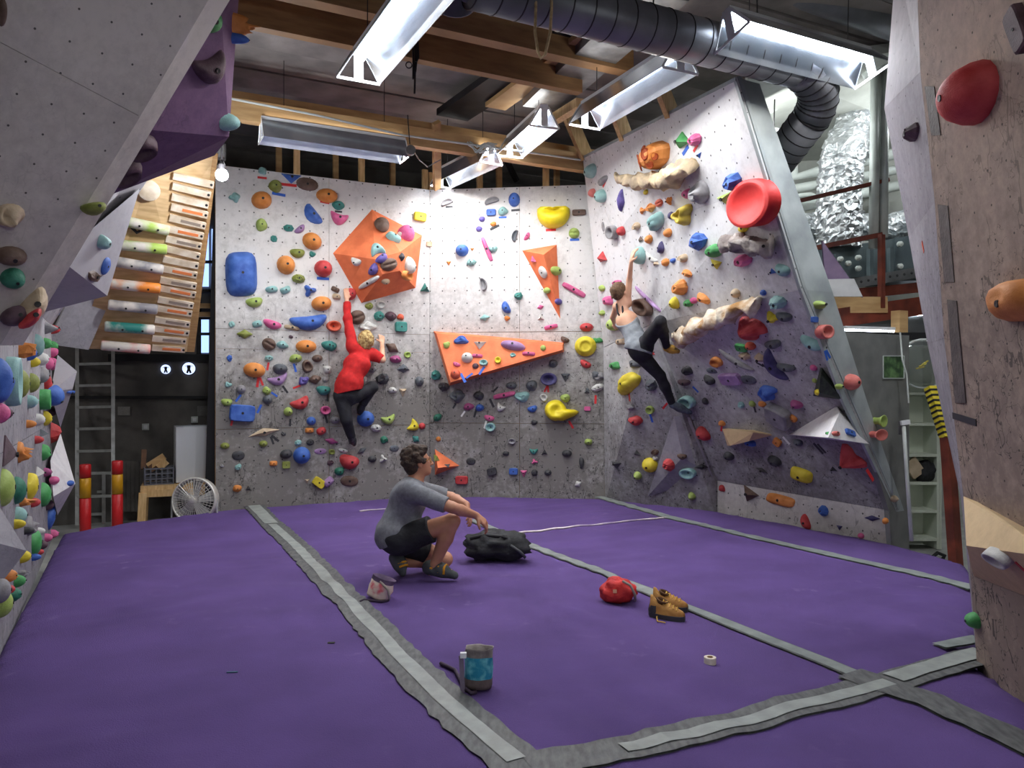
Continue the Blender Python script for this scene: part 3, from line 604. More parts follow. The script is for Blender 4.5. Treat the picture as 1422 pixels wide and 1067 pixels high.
T_right = """819 238 17 19 mi do;836 251 16 11 gy lu;821 268 8 12 co do;833 272.7 15 19 mi do -10;861.5 278.7 32 9 pu le 58;896 267 7 7 ye do;945 196 19 25 gr fa;962.7 195 20 19 pk ge;969.6 216 11 9 bl tr;953.7 270 14 14 pk ju;968.7 269 20 32 gy lu -15
891 293 10 11 or st;902 289 11 12 or lu;914 282.5 11 11 ro sp;928 279 11 12 or st 30;882.5 314.7 9 12 be lu;889 333 8 10 br fa;947 358.8 12 12 be lu;909.7 366 9 10 be fa;908.7 308.7 19 25 mi bb;931 300 8 11 db do;926 323.7 10 12 or do;899.7 332.7 9 12 or do;922.8 364.6 10 11 or do;850.6 322.8 12 19 gy di -15;861.5 321.5 10 13 rd bb;837 315 4 14 gy pl;916.6 344 17 8 db fin0 50;934 362 8 7 bl be;885 355.6 13 25 mi do;834.7 358.4 10 18 rd fa;967 336 20 23 bl ro;989 350 20 19 gr ju;993 367 18 16 ye tr -20;904 359 20 7 wh cr -30
1016 254 21 25 bl ro;1004.7 276 26 20 li tr;1032 316.6 16 11 ye be 10;1029 363 29 20 pk ge;1086 376 20 16 mi be -20;1071.5 378 11 10 bl fa
855 392.7 16 8 pk ge;835 400.6 8 9 li bb;843 418 13 13 pk bb;835 435 8 8 li bb;849.7 451 16 18 li do;893 427 25 22 br di -20;898 415 50 5 lc ba -33;942.5 399.7 20 23 or ge 20;952.8 380 15 12 or ge -20;935 421 12 16 ye be 30;955 421.6 13 11 gr bb;962 418 10 9 pk do;975.4 415.6 24 13 or ge -35;832 472.8 16 8 gr le -12;852.5 508 13 11 gr bb;869.4 532.8 33 24 ye bb 22;832 522.5 18 12 gy lu;831 538 19 12 wh ge 15;815.6 543 6 8 sl do;903 535.6 16 15 sl ro;880.6 505.6 16 12 sl bb;861 474.7 13 8 be ba;906 491.5 7 7 rd fa
1020 408 11 13 be do;1059 407 9 10 bl ge;1078.5 421.6 23 22 mi ge;1071 443 19 21 ye st;1088.8 441 22 13 sl be -8;1145 461 18 20 co di;1128 479 36 14 mi be -28;1139.4 423.4 16 12 li kn;1131.5 444 9 8 bl bo;1073 479 22 13 sl be 8;1073 509 52 13 db cr -82;1024 504 58 7 gy fin0 -34;1033.4 495.6 15 11 be ro;1054 499 20 14 be wi -10;1028.8 483.4 14 10 gr bo -10;1041 481.6 13 12 ro do;994 503.5 15 15 or ri;989.4 515 18 9 sl pl;953 516 14 13 bk bb;950 532 18 9 mr be;984.7 529 17 11 bk be -25;1013.8 527 27 16 lc bo;1038 528.4 22 14 sl pl;1091.6 511.6 27 11 sl be -8;1063.5 547 25 20 bl lu;1129 511.6 9 9 pk do;953.8 559 20 17 mi di;978.5 558 8 10 bk do;1043.8 561.6 9 9 li do;1057.8 562 10 9 or bb;1104.7 563 15 13 mg bb;1028.8 563 9 9 mi ro
873.8 566 10 9 gy ge;902.5 569.6 11 11 li di;881.5 585 18 14 rd bb;974.6 603.7 22 13 rd bb -55;883.7 630 11 9 bk fa;854 645 16 12 bk tr;909 628.5 11 8 br lu;909.5 637 9 8 wh ge;901 647.4 21 20 ye do;926.8 646.8 18 20 rd ge;948 634.6 14 8 br be;955 657.5 22 14 mi di;975 649 20 8 bk wi;1010.8 634.6 14 12 bk do;884.7 661.5 11 11 li kn;960 690 10 11 li kn;1001.8 678.7 9 9 rd bb;1001.8 588.7 9 8 or kn
1080 579 34 22 gy bo -28;1102 582.6 11 8 or be -35;1176.6 640.4 46 34 rd st -20;1156 652.8 12 8 bk fa;1111 661 32 18 ye bar0 -14;1108 615.6 13 10 sl be;1079 614.5 12 8 or bo -40;1074 641.5 20 13 bk do -15;1057 654 19 6 bk wi -20;1039 686.5 29 22 br tr -25;1082 695 40 15 or bar0 -6;1142 710 15 18 bl ge;1118 726.6 23 11 rd be -62;1165 732.6 10 9 db tr;1210.4 720 22 8 db le 5;1195 744.6 9 8 pk do;1230.6 724 7 9 or do;1185.6 531 19 23 co do;1166.5 537 11 8 li kn;1219.4 584.8 11 17 li fu -20;1216.5 603.7 18 16 co fu;1242.6 693 8 10 be kn"""
T_vol = """532 310 22 14 br sp -30;566 322 23 16 pk do -20;548 328 22 10 mi bn -35;524 346 20 14 mi cr 200;531 357 17 11 pu be 45;541 367 24 18 br sp 20;493 364 15 11 wh fi -20;517.6 374 18 12 pu be 50;511 393 33 12 wh bn 22;536 392 11 8 be do;570.5 371 22 12 wh be -55;566 383 15 14 or ri;559 357 6 12 bk le;559 326 14 4 wh ba -40
739.5 361.6 6 12 pk fa;753 378.6 17 11 wh pl -60;773.5 376 13 13 li do;758.7 404 9 9 li do;776.6 419 9 9 pu do
620 478.7 10 9 li bb;640 472 20 11 bl lu;666 477.5 20 14 wh tr;712 479 35 13 lc do -12;754 483 8 8 li do;648 496 16 14 wh do;662.6 494 15 5 pk ba -4;632 519 14 13 ro do;691.5 500.5 9 9 ye di;660 508 9 8 mr do;671.5 504 12 8 mi di;712 493 8 6 mi ri;634.5 506 11 6 pk be -20;734 491 18 5 pk ba -3
606 636 8 13 ol fa;622 646 9 7 sl tr
1040.5 616 16 8 bl ba -8;1148.5 602 8 7 gr fa;1161.6 602 11 8 co bb;1181 601 13 8 bl bo -15;1131 529.4 7 7 li do;1135 545 11 9 ye do"""
T_near = """1338 132 66 80 red0 do;1268 184 29 26 mr ge;1404 420 66 58 or ju;1414 40 30 56 mr bo 20;1387 774 34 26 wh di;1350 862 16 22 gr do
15 302 42 34 be lu -20;17 358 46 26 br do 3;20 389 34 28 dg do;290 26 44 40 gr do;4 18 14 40 br do 10;145 337 14 20 mi bb;148 370 12 25 bl pl;131 384 16 14 br ro
295 95 46 34 mr cr 40;196 206 36 38 mr ri 20;176 242 34 40 mr ri 30"""
# crowded wall seen end on: px py stand-off(px) height(px) colour shape
T_left = """36 486 32 22 or ro;55 480 18 28 mi do;44 491 16 18 bl do;49 503 9 13 ye do;61 499 16 16 wh bb;69 505 12 16 pk do;77 506 13 16 pk do;88 495 12 14 pk do;66 477 11 12 gr bb;76 481 13 12 gr do;5 528 34 52 bl bb;18 530 28 60 mi di;33 533 18 36 ol do;48 532 16 24 ol do;62 522 14 20 gy bb;67 531 16 28 rd cr;62 555 22 25 gr di;75 551 16 30 bl do;45 558 10 18 mi bb;4 574 8 26 pk do;8 574 12 18 mr do;56 583 15 15 wh do;43 589 9 10 or do;66 581 11 19 ye bb;73 572 10 13 mr do;77 602 20 24 rd ro;54 611 11 10 rd do;61 603 9 12 sl fa
14 632 28 48 mr fa;32 627 15 24 or lu;64 629 17 20 gr bb;11 677 24 46 li do;28 681 17 34 dg do;46 677 22 34 ye ju;56 657 15 16 wh fa;64 687 20 30 gr do;66 656 13 11 mg do;77 667 10 12 pk do;34 696 13 14 or lu;49 698 8 12 rd do;69 701 9 14 mr do;72 718 15 32 bl ju;29 716 20 22 mi do;27 727 12 12 ye be;45 731 18 26 gy lu;40 737 9 10 bk do;51 753 18 34 gr do;56 738 9 10 wh do;82 726 9 12 pk bb;67 747 11 11 pk do;60 757 8 12 mr do;54 767 9 9 rd do;35 773 14 16 ye do;50 774 8 9 bl do;13 800 16 16 or bb;27 807 15 16 gr do;33 797 9 10 gy ro;5 820 16 32 gy do;11 819 7 14 rd do;20 826 13 18 dg bb;8 838 20 34 li do;99 545 12 4 bl ba;99 671 9 8 bl do;98 459 14 12 bl do;82 462 18 11 rd be;71 455 30 14 gy fi;44 440 20 18 rd fi;40 449 22 9 mr be"""
SHX = {'bar0': ('slab-like', 'slab_hold', .45, 1, lambda rg: [(lambda vf: ([(x+.10*y, y, z) for x, y, z in vf[0]], vf[1]))(polar(sup(4), flat(2.5), 28, 6, 0))][0]), 'fin0': ('tapering curved', 'fin_hold', .6, 1, lambda rg: polar(lambda a: 1.0-.12*math.cos(a), dome, 22, 5, bend=.75)), 'jug0': ('open-topped', 'jug_hold', .7, 1, S_jug)}
SH.update(SHX)
PAL['red0'] = ('bright red', (226, 58, 60))
HOLDS = []          # dicts
def emb(px, py, w, h, c, s, rot, wall, base, x, y, n, sx, sy, dep):
    rg = random.Random(int(px*7+py*13)); v, f = SH[s][4](rg)
    me = mesh(SH[s][1], [(a*sx, b*sy, z*dep) for a, b, z in v], f, hmat(c), bool(SH[s][3]))
    o = put(SH[s][1], me); o.matrix_world = Matrix(((x.x, y.x, n.x, base.x), (x.y, y.y, n.y, base.y), (x.z, y.z, n.z, base.z), (0, 0, 0, 1)))
    if w >= 11 and s not in ('ri', 'de', 'le', 'fu', 'lu') and sx > .07:
        zc = max(vv[2] for vv in v[-1:])*dep; r_ = min(.016, sx*.07)
        b_ = MB().lathe((0, 0, zc-.012), (0, 0, 1), [(0, .013), (r_, .0145), (r_*1.1, .002)], 8)
        put('bolt', mesh('bolt', b_.v, b_.f, M_bolt), o)
    o['category'] = 'hold'; o['group'] = 'climbing holds bolted to the walls'
    HOLDS.append(dict(o=o, px=px, py=py, w=w, h=h, c=PAL[c][0], s=SH[s][0], wall=wall)); return o
def frame_at(n):
    x = Z.cross(n)
    x = x.normalized() if x.length > .05 else Vector((1, 0, 0))
    return x, n.cross(x)
def place(line, only=None):
    t = line.split(); px, py, w, h = map(float, t[:4]); c, s = t[4:6]; rot = math.radians(float(t[6])) if len(t) > 6 else 0
    H = hit(px, py, only)
    if H is None: print('MISS', line); return
    p, n, wall, _ = H; x, y = frame_at(n)
    X = x*math.cos(rot)+y*math.sin(rot); Y = y*math.cos(rot)-x*math.sin(rot); e = .01; a = proj(p)
    jx = math.dist(a, proj(p+X*e))/e; jy = math.dist(a, proj(p+Y*e))/e; jm = FOC/p.y
    jx = max(jx, jm*.5); jy = max(jy, jm*.5)
    sx, sy = w/jx, h/jy; dep = SH[s][2]*min(sx, sy)
    if len([1 for q in (w, h) if q < 12]) == 2: dep *= .8
    # the hold's middle stands off the wall: step back so that it still shows where the photo has it
    d = RAY(px, py).normalized(); k = dep*.4/max(.45, abs(n.dot(d))); q = p-d*k; base = q-n*(q-p).dot(n)
    emb(px, py, w, h, c, s, rot, wall, base, X, Y, n, sx, sy, dep)
def lines_of(t): return [l for r_ in t.split('\n') for l in r_.split(';') if l.strip()]
for T in (T_back, T_mid, T_right, T_vol, T_near):
    for l in lines_of(T): place(l)
WN = Vector((.89, .456, 0))
for l in lines_of(T_left):
    t = l.split(); px, py, w, h = map(float, t[:4]); c, s = t[4:6]
    H = hit(px, py)
    if H and H[2] != 'wall_left': place(l); continue
    Yg = 5.5
    for _ in range(6):           # stand-off in metres depends on the depth it turns out to sit at
        off = min(.3, max(.45*w/FOC*Yg, .05)); q = isect(px, py, L0+WN*off*.55, WN); Yg = max(3.5, q.y)
    t_ = (q-L0).dot(E1)
    if t_ > 3.8: q = q-E1*(t_-3.8)
    hm = h/FOC*q.y; base = q-WN*off*.55; x, y = frame_at(WN)
    emb(px, py, w, h, c, s, 0, 'wall_left', base, x, y, WN, min(.5, hm*1.05), hm*1.15, off*1.3)
# holds on the hidden right flank of the purple volume: only their outline shows past its edge
for px, py, w, h, c, s_, Yh, rot_, sx_, sy_, d_ in ((48, 424, 22, 46, 'be', 'fi', 4.26, 1.05, .25, .12, .12), (47, 438, 16, 30, 'rd', 'fi', 4.22, 1.05, .18, .07, .10), (26, 438, 36, 24, 'mr', 'do', 4.22, .4, .16, .11, .09), (136, 287, 28, 16, 'ol', 'be', 4.22, .35, .13, .07, .08)):
    q = P(px, py, Yh); n_ = (WN*.6+Vector((0, -.8, 0))).normalized(); x, y = frame_at(n_); X_, Y_ = x*math.cos(rot_)+y*math.sin(rot_), y*math.cos(rot_)-x*math.sin(rot_)
    emb(px, py, w, h, c, s_, 0, 'wall_left', q-n_*.05, X_, Y_, n_, sx_, sy_, d_)
for px, py, w, h, c, s_, Yh in ((338, 36, 22, 28, 'or', 'lu', 5.0), (321, 170, 14, 26, 'mi', 'do', 5.15), (333, 54, 16, 16, 'bl', 'do', 5.0)):
    q = P(px, py, Yh); n_ = Vector((.93, .36, 0)); x, y = frame_at(n_); sz = h/FOC*Yh
    emb(px, py, w, h, c, s_, 0, v_pur.name, q-n_*.06, x, y, n_, sz, sz, .12)
# --- special holds: long rocky ledges, the cratered hold, the big red scoop, the yellow bowls
def sweep_ledge(name, pts, rad, c1, c2, label, seed, flatk=.7):
    """a lumpy rock ledge along pixels (x, y, stand-off)"""
    P3 = [near(x, y, o) for x, y, o in pts]; dense = []; rr = []
    for i in range(len(P3)-1):
        for k in range(6): dense.append(lerp(P3[i], P3[i+1], k/6)); rr.append(rad[i]+(rad[i+1]-rad[i])*k/6)
    dense.append(P3[-1]); rr.append(rad[-1]); mb = MB().tube(dense, rr, 12)
    c = sum(P3, Vector())/len(P3)
    v2 = [v + Vector((noise.noise(v*9+Vector((seed, 0, 0))), noise.noise(v*9+Vector((0, seed, 0))), noise.noise(v*9+Vector((0, 0, seed)))))*.075+Vector((0, 0, noise.noise(v*24)*.03)) for v in mb.v]
    o = add(name, v2, mb.f, pmat('rock ledge '+str(seed), c1, c2, 7, .8, bump=.5, bscale=26), base=c, smooth=True, label=label, cat='hold', group='climbing holds bolted to the walls')
    for i in (1, len(P3)-2):
        b_ = MB().lathe(P3[i]-Vector((0, 0, 0)), CAMP-P3[i], [(0, rad[i]*.95), (.014, rad[i]*1.0), (.016, rad[i]*.8)], 8); b_.out('bolt', M_bolt, o, base=c)
    HOLDS.append(dict(o=o, px=sum(p[0] for p in pts)/len(pts), py=sum(p[1] for p in pts)/len(pts), w=60, h=20, c='x', s='ledge', wall='wall_right', lm={3: 'long cream rock ledge', 7: 'grey craggy rock ledge', 11: 'longest white and brown rock ledge'}[seed], uniq=1)); return o
def unit(o, px, py, w, h, lm, wall='wall_right'): HOLDS.append(dict(o=o, px=px, py=py, w=w, h=h, c='x', s='x', wall=wall, lm=lm, uniq=1))
sweep_ledge('rock_ledge', [(855, 249, .05), (876, 251, .09), (905, 252, .1), (925, 249, .1), (942, 238, .11), (960, 229, .08)], [.035, .06, .075, .085, .10, .07], (206, 186, 150), (150, 134, 116), 'long cream rock ledge under the cratered orange hold', 3)
sweep_ledge('rock_ledge', [(1003, 337, .05), (1020, 337, .08), (1040, 340, .1), (1060, 342, .08), (1076, 343, .05)], [.05, .085, .09, .075, .05], (172, 164, 158), (120, 112, 112), 'grey craggy rock ledge under the big red scoop', 7)
sweep_ledge('rock_ledge', [(938, 474, .12), (955, 463, .14), (985, 447, .14), (1015, 434, .12), (1040, 426, .09), (1058, 420, .05)], [.06, .085, .095, .085, .065, .04], (232, 224, 206), (166, 124, 72), 'longest white and brown rock ledge beside the woman\'s bent knee', 11)
def oriented(px, py, rot=0):
    p, n, wall, _ = hit(px, py); x, y = frame_at(n); r_ = math.radians(rot)
    return p, x*math.cos(r_)+y*math.sin(r_), y*math.cos(r_)-x*math.sin(r_), n
def solid(name, px, py, w, h, d, v, f, mat, label, lm, rot=0, smooth=True, shift=.4):
    p, x, y, n = oriented(px, py, rot); s = p.y/FOC; dr = RAY(px, py).normalized(); q = p-dr*(d*shift/max(.45, abs(n.dot(dr)))); base = q-n*(q-p).dot(n)
    e = .01; a = proj(p); jx = max(.5/s, math.dist(a, proj(p+x*e))/e); jy = max(.5/s, math.dist(a, proj(p+y*e))/e)
    me = mesh(name, [(a_*w/jx, b_*h/jy, c_*d) for a_, b_, c_ in v], f, mat, smooth); o = put(name, me, label=label, cat='hold', group='climbing holds bolted to the walls')
    o.matrix_world = Matrix(((x.x, y.x, n.x, base.x), (x.y, y.y, n.y, base.y), (x.z, y.z, n.z, base.z), (0, 0, 0, 1)))
    unit(o, px, py, w, h, lm); return o, v, (w/jx, h/jy, d)
def hole(parent, c, nrm, r, depth=.0, mat=None, name='pocket'):
    b_ = MB().lathe(c, nrm, [(0, .004), (r, .006), (r*1.12, .012), (r*1.3, -.004)], 14); put(name, mesh(name, b_.v, b_.f, mat or pmat('pocket orange', (150, 62, 16), rough=.8)), parent)
v, f = polar(ngon(6, .2), lambda r, a: (1-r**3)**.5 if r < .98 else .15, 18, 5)
o, _, sc = solid('cratered_hold', 906, 217, 38, 38, .2, v, f, hmat('or'), 'cratered orange hold high on the overhanging wall', 'cratered orange hold', smooth=False)
for (a, b, c, r_) in ((-.26, -.05, .8, .075), (.12, .06, .95, .05), (.1, -.28, .8, .045), (.3, -.15, .7, .032), (-.02, .32, .78, .03)):
    hole(o, Vector((a*sc[0], b*sc[1], c*sc[2])), Vector((a*1.6, b*1.6, .8)), r_)
for k in range(4):
    b_ = MB().lathe(Vector((-.16+.1*k, .38-.03*abs(k-1.5), .55))*1, (0, 1, .4), [(.03, -.02), (.02, .02), (0.002, .035)], 8)
    b_.v = [Vector((q.x*sc[0] if abs(q.x) > .001 else 0, q.y*sc[1], q.z*sc[2])) for q in b_.v]
    put('horn', mesh('horn', b_.v, b_.f, hmat('or')), o)
# big red scoop: a thick tilted disc hollowed in its upper face
prof = lambda r, a: (1.0-.55*(1-min(1, r/.84)**2) if r < .84 else (1.0 if r < .96 else .9)) - .28*r*math.sin(a) + .0
v, f = polar(lambda a: 1.0, prof, 32, 9, rho=[1, .96, .9, .84, .7, .55, .4, .25, .12]); v = [(x, y, z if z > 0 else z) for x, y, z in v]
solid('scoop_hold', 1045, 282, 60, 66, .12, v, f, pmat('red scoop', (226, 50, 46), (208, 40, 40), 5, .55, bump=.1), 'big round red scoop hold near the top edge of the overhang', 'big red scoop', rot=-8)
M_yb = pmat('yellow bowl', (240, 218, 36), (216, 196, 32), 8, .5, bump=.1)
def halfmoon(a):      # half disc with a dipped straight top
    sa = math.sin(a); return 1.0 if sa <= .18 else min(1.0, (.20+.10*abs(math.cos(a)))/sa)
v, f = polar(halfmoon, lambda r, a: (1-r**4)**.5*(.9-.55*math.exp(-((r*math.sin(a)-.12)**2*14+(r*math.cos(a))**2*2.2))), 36, 8)
solid('bowl_hold', 768, 293, 46, 46, .2, v, f, M_yb, 'big yellow half-bowl hold near the top of the back wall', 'yellow bowl hold')
RL = [(2, 150), (12, 74), (45, 70), (65, 72), (108, 66), (150, 61), (185, 55), (225, 50), (295, 58), (335, 94), (354, 136), (362, 150)]
def moonR(a):
    d_ = math.degrees(a) % 360; d_ = d_+360 if d_ < 2 else d_
    for (a0, r0), (a1, r1) in zip(RL, RL[1:]):
        if a0 <= d_ <= a1: return (r0+(r1-r0)*(d_-a0)/(a1-a0))/106.5
    return .5
v, f = polar(moonR, lambda r, a: (1-r**3)**.6*(1-.5*math.exp(-((r*math.cos(a)*moonR(a)-.15)**2+(r*math.sin(a)*moonR(a)-.12)**2)*9)), 60, 8)
solid('bowl_hold', 769, 572, 50, 50, .2, v, f, M_yb, 'yellow crescent bowl hold low on the back wall below the purple disc hold', 'yellow crescent bowl')
v, f = polar(one, lambda r, a: (1-(r-.5)*1.6 if r > .5 else .75) if r < .98 else .25, 22, 6, rho=[1, .9, .7, .54, .46, .2])
solid('dish_hold', 813, 481, 30, 28, .13, v, f, hmat('ye'), 'yellow cone hold with a hollow tip at the corner of the two back walls', 'hollow-tipped yellow cone hold', rot=0)
v, f = polar(lambda a: .75+.25*math.cos(3*(a-.5)), lambda r, a: .15+.85*math.exp(-((r-.6)/.3)**2), 24, 6, rho=[1, .85, .68, .5, .33, .15])
solid('triangle_hold', 947, 299, 28, 29, .13, v, f, pmat('yellow brown', (206, 186, 70), (178, 152, 58), 8, .6), 'open yellow three-cornered hold above the blue rock hold', 'open yellow three-cornered hold', rot=10)
v, f = polar(lambda a: .62+.38*max(0, math.cos(1.5*(a-.2)))**.8, lambda r, a: (1-r)**.7*(1-.5*math.exp(-((r*math.cos(a)+.3)**2+(r*math.sin(a)-.2)**2)*8)), 24, 6)
solid('star_hold', 1035, 459, 50, 40, .2, v, f, hmat('rd'), 'big red pointed hold under the longest rock ledge', 'big red pointed hold', rot=-25, smooth=False)

# ------------------------------------------------------------------ coloured marking tape stuck beside holds (px py len turn colour)
TAPE = """364 247 13 0 rd;401 257 22 0 rd;387 270 19 -5 bl;451 281 13 -5 rd;448.5 387 17 0 bl;470 294 10 0 bk;372 509 11 80 rd;358 531 14 82 rd;363 530 12 -70 rd;409.5 511 12 -75 bl;331 553 12 55 bl;360 568 13 65 bl;396 541 12 -55 bk;381 548 10 -35 bl;322 587 9 75 rd;378 612 11 -70 bk;382 609 13 -40 bk;455 552 11 90 bk;412 537.5 11 20 rd;453 582 12 -75 bk;403 587 10 88 bk
701 287 0 0 x;716 292 12 3 bk;698 302 11 0 bl;687 316 14 25 bk;765 319.5 14 2 rd;798 333 13 0 bl;624 287.5 10 0 bk;695 284 0 0 x;758 540 10 65 rd;761 540 10 -85 rd;827 555 12 88 rd;793 590 12 -60 rd;643 525 14 -60 bl;652 522 11 40 bl;669 515 13 60 bl;660 574 12 75 bk;683 560 13 -65 bk;688 541 10 45 bk;643 575 9 55 wh;674 590 11 75 wh;631 564 8 60 bk
839 256 8 20 rd;952 209 14 18 bl;966 206 11 20 rd;915 240 13 12 bk;828 555 12 88 x;874 551 13 -80 rd;904.5 581 12 -80 bl;923.5 564 10 45 rd;1002 594 10 65 rd;966 541 11 -50 bl;1048 567 12 88 bk;1147 494 14 -65 bl;1150 492 12 -50 bl;1136.5 623 20 -65 bk;1141 623 17 -65 bk;1092 612 14 -55 wh;1208 660 18 -48 rd;1055 506 12 -35 bk;1062 509 10 -55 bk
1282 343 14 -60 ro;1339 582 34 -6 bk;1418 788 22 -60 rd;1178 544 0 0 x"""
TAPES = []
def tape(px, py, ln, rot, c, wpx=None):
    H = hit(px, py)
    if H is None: print('TAPEMISS', px, py); return
    p, n, wall, _ = H; x, y = frame_at(n); r_ = math.radians(rot); X = x*math.cos(r_)+y*math.sin(r_); Y = y*math.cos(r_)-x*math.sin(r_)
    a = proj(p); jx = max(FOC/p.y*.5, math.dist(a, proj(p+X*.01))/.01); L = ln/jx; w = max(.024, min(.035, L*.25))
    mb = MB().box((0, 0, .0015), Vector((1, 0, 0)), Vector((0, 1, 0)), Vector((0, 0, 1)), L, w, .003)
    o = put('marking_tape', mesh('marking_tape', mb.v, mb.f, pmat('tape '+PAL[c][0], PAL[c][1], rough=.5))); o['category'] = 'tape'; o['group'] = 'coloured marking tape beside the holds'
    o.matrix_world = Matrix(((X.x, Y.x, n.x, p.x), (X.y, Y.y, n.y, p.y), (X.z, Y.z, n.z, p.z), (0, 0, 0, 1)))
    TAPES.append(dict(o=o, px=px, py=py, w=ln, h=4, c=PAL[c][0], s='tape', wall=wall))
for l in lines_of(TAPE):
    t = l.split()
    if t[4] != 'x' and float(t[2]) > 0: tape(float(t[0]), float(t[1]), float(t[2]), float(t[3]), t[4])
# grey patches of duct tape down the edge of the beige wall
M_patch = pmat('worn grey duct tape', (72, 66, 66), (96, 88, 86), 14, .6, bump=.2)
for (q, lab) in (([(1285, 120), (1298, 120), (1307, 188), (1294, 188)], 'upper grey duct tape patch on the beige wall edge, beside the bright red hold'), ([(1303, 284), (1317, 286), (1326, 392), (1312, 392)], 'middle grey duct tape patch on the beige wall edge'), ([(1316, 416), (1329, 418), (1342, 560), (1327, 560)], 'longest lower grey duct tape patch on the beige wall edge')):
    hs = [hit(x, y, ['wall_right_front']) for x, y in q]; n = rn if rn.dot(CAMP-hs[1][0]) > 0 else -rn
    mb = MB().slab([h_[0]+n*.004 for h_ in hs], .004, n); mb.out('tape_patch', M_patch, base=hs[0][0], label=lab, cat='tape', group='grey tape patches on the beige wall edge')

# ------------------------------------------------------------------ labels: what sets each hold apart is what it sits beside
WORDS = {'wall_back_left': 'back left wall', 'wall_back': 'middle back wall', 'wall_right': 'overhanging wall', 'wall_left': 'crowded left wall', 'wall_left_front': 'leaning upper left wall', 'wall_right_front': 'right front wall', 'wall_right_end': 'dark board'}
LMK = [(488, 500, 30, 'climber in red'), (885, 440, 30, 'climbing woman'), (524, 355, 50, 'big orange polyhedron'), (695, 495, 70, 'flat orange triangle'), (762, 380, 30, 'orange wedge'), (945, 640, 40, 'flat grey volume'), (1155, 600, 45, 'white pyramid'), (1145, 540, 25, 'black triangle volume')]
VW = {v_big.name: 'the big orange polyhedron', v_tri.name: 'the flat orange triangle', v_wed.name: 'the orange wedge', v_sml.name: 'the small orange wedge', v_low.name: 'the flat grey volume', v_whp.name: 'the white pyramid', v_bei.name: 'the beige wedge', v_blk.name: 'the black triangle volume', v_rbg.name: 'the beige triangular volume', v_pur.name: 'the purple volume'}
def wword(h):
    w = h['wall']
    if w in WORDS: return 'on the '+WORDS[w]
    return 'on '+VW[w] if w in VW else 'on a volume of the crowded left wall'
def size(h):
    a = max(h['w'], h['h']); return 'tiny ' if a < 10 else 'small ' if a < 15 else '' if a < 24 else 'big ' if a < 40 else 'very big '
def dirn(a, b):        # where a is, seen from b
    dx, dy = a['px']-b['px'], a['py']-b['py']
    if abs(dy) > 1.8*abs(dx): return 'right above' if dy < 0 else 'right below'
    if abs(dx) > 1.8*abs(dy): return 'left of' if dx < 0 else 'right of'
    return ('up' if dy < 0 else 'down')+(' and left of' if dx < 0 else ' and right of')
ALL = HOLDS+TAPES
for h in ALL: h['d'] = h.get('lm') or (size(h)+h['c']+' '+(h['s']+' hold' if h['s'] != 'tape' else 'tape'))
from collections import Counter
cnt = Counter(h['d'] for h in ALL)
lmk = [dict(px=x, py=y, d=t, lmk=1, r=r_) for x, y, r_, t in LMK]
def neigh(h):
    c = []
    for k in HOLDS+lmk:
        if k is h: continue
        ds = math.hypot(k['px']-h['px'], k['py']-h['py'])-(k.get('r', 0))
        bonus = .55 if (k.get('lm') or k.get('lmk')) else (.7 if cnt[k['d']] == 1 else 1.0)
        c.append((max(1, ds)*bonus, k))
    c.sort(key=lambda t: t[0]); return [k for _, k in c[:14]]
cand = {}; rel = Counter()
for h in ALL:
    if h.get('uniq'): continue
    lst = []
    for k in neigh(h):
        ph = (h['d'], dirn(h, k), k['d'], wword(h)); lst.append(ph)
    cand[id(h)] = lst
    for ph in set(lst[:6]): rel[ph] += 1
done = set(); amb = 0
for h in ALL:
    if h.get('uniq'): continue
    pick = None
    for ph in cand[id(h)]:
        if rel[ph] <= 1 and ph not in done: pick = ph; break
    if pick is None:
        amb += 1; pick = next(ph for ph in cand[id(h)]+[(h['d'], 'beside', 'itself', '')] if ph not in done)
    done.add(pick); d, r_, kd, ww = pick
    if d.endswith(' tape'): d = d[:-4]+'marking tape'
    lab = f"{d} {r_} the {kd}, {ww}"
    if len(lab.replace('-', ' ').split()) > 15: lab = f"{d} {r_} the {kd}"
    h['o']['label'] = lab[0].lower()+lab[1:]
print([h['o']['label'] for h in ALL if len(h['o']['label'].split()) > 16]); print('HOLDS', len(HOLDS), 'TAPES', len(TAPES), 'ambiguous', amb, Counter(h['o'].name.split('.')[0] for h in HOLDS).most_common(4))
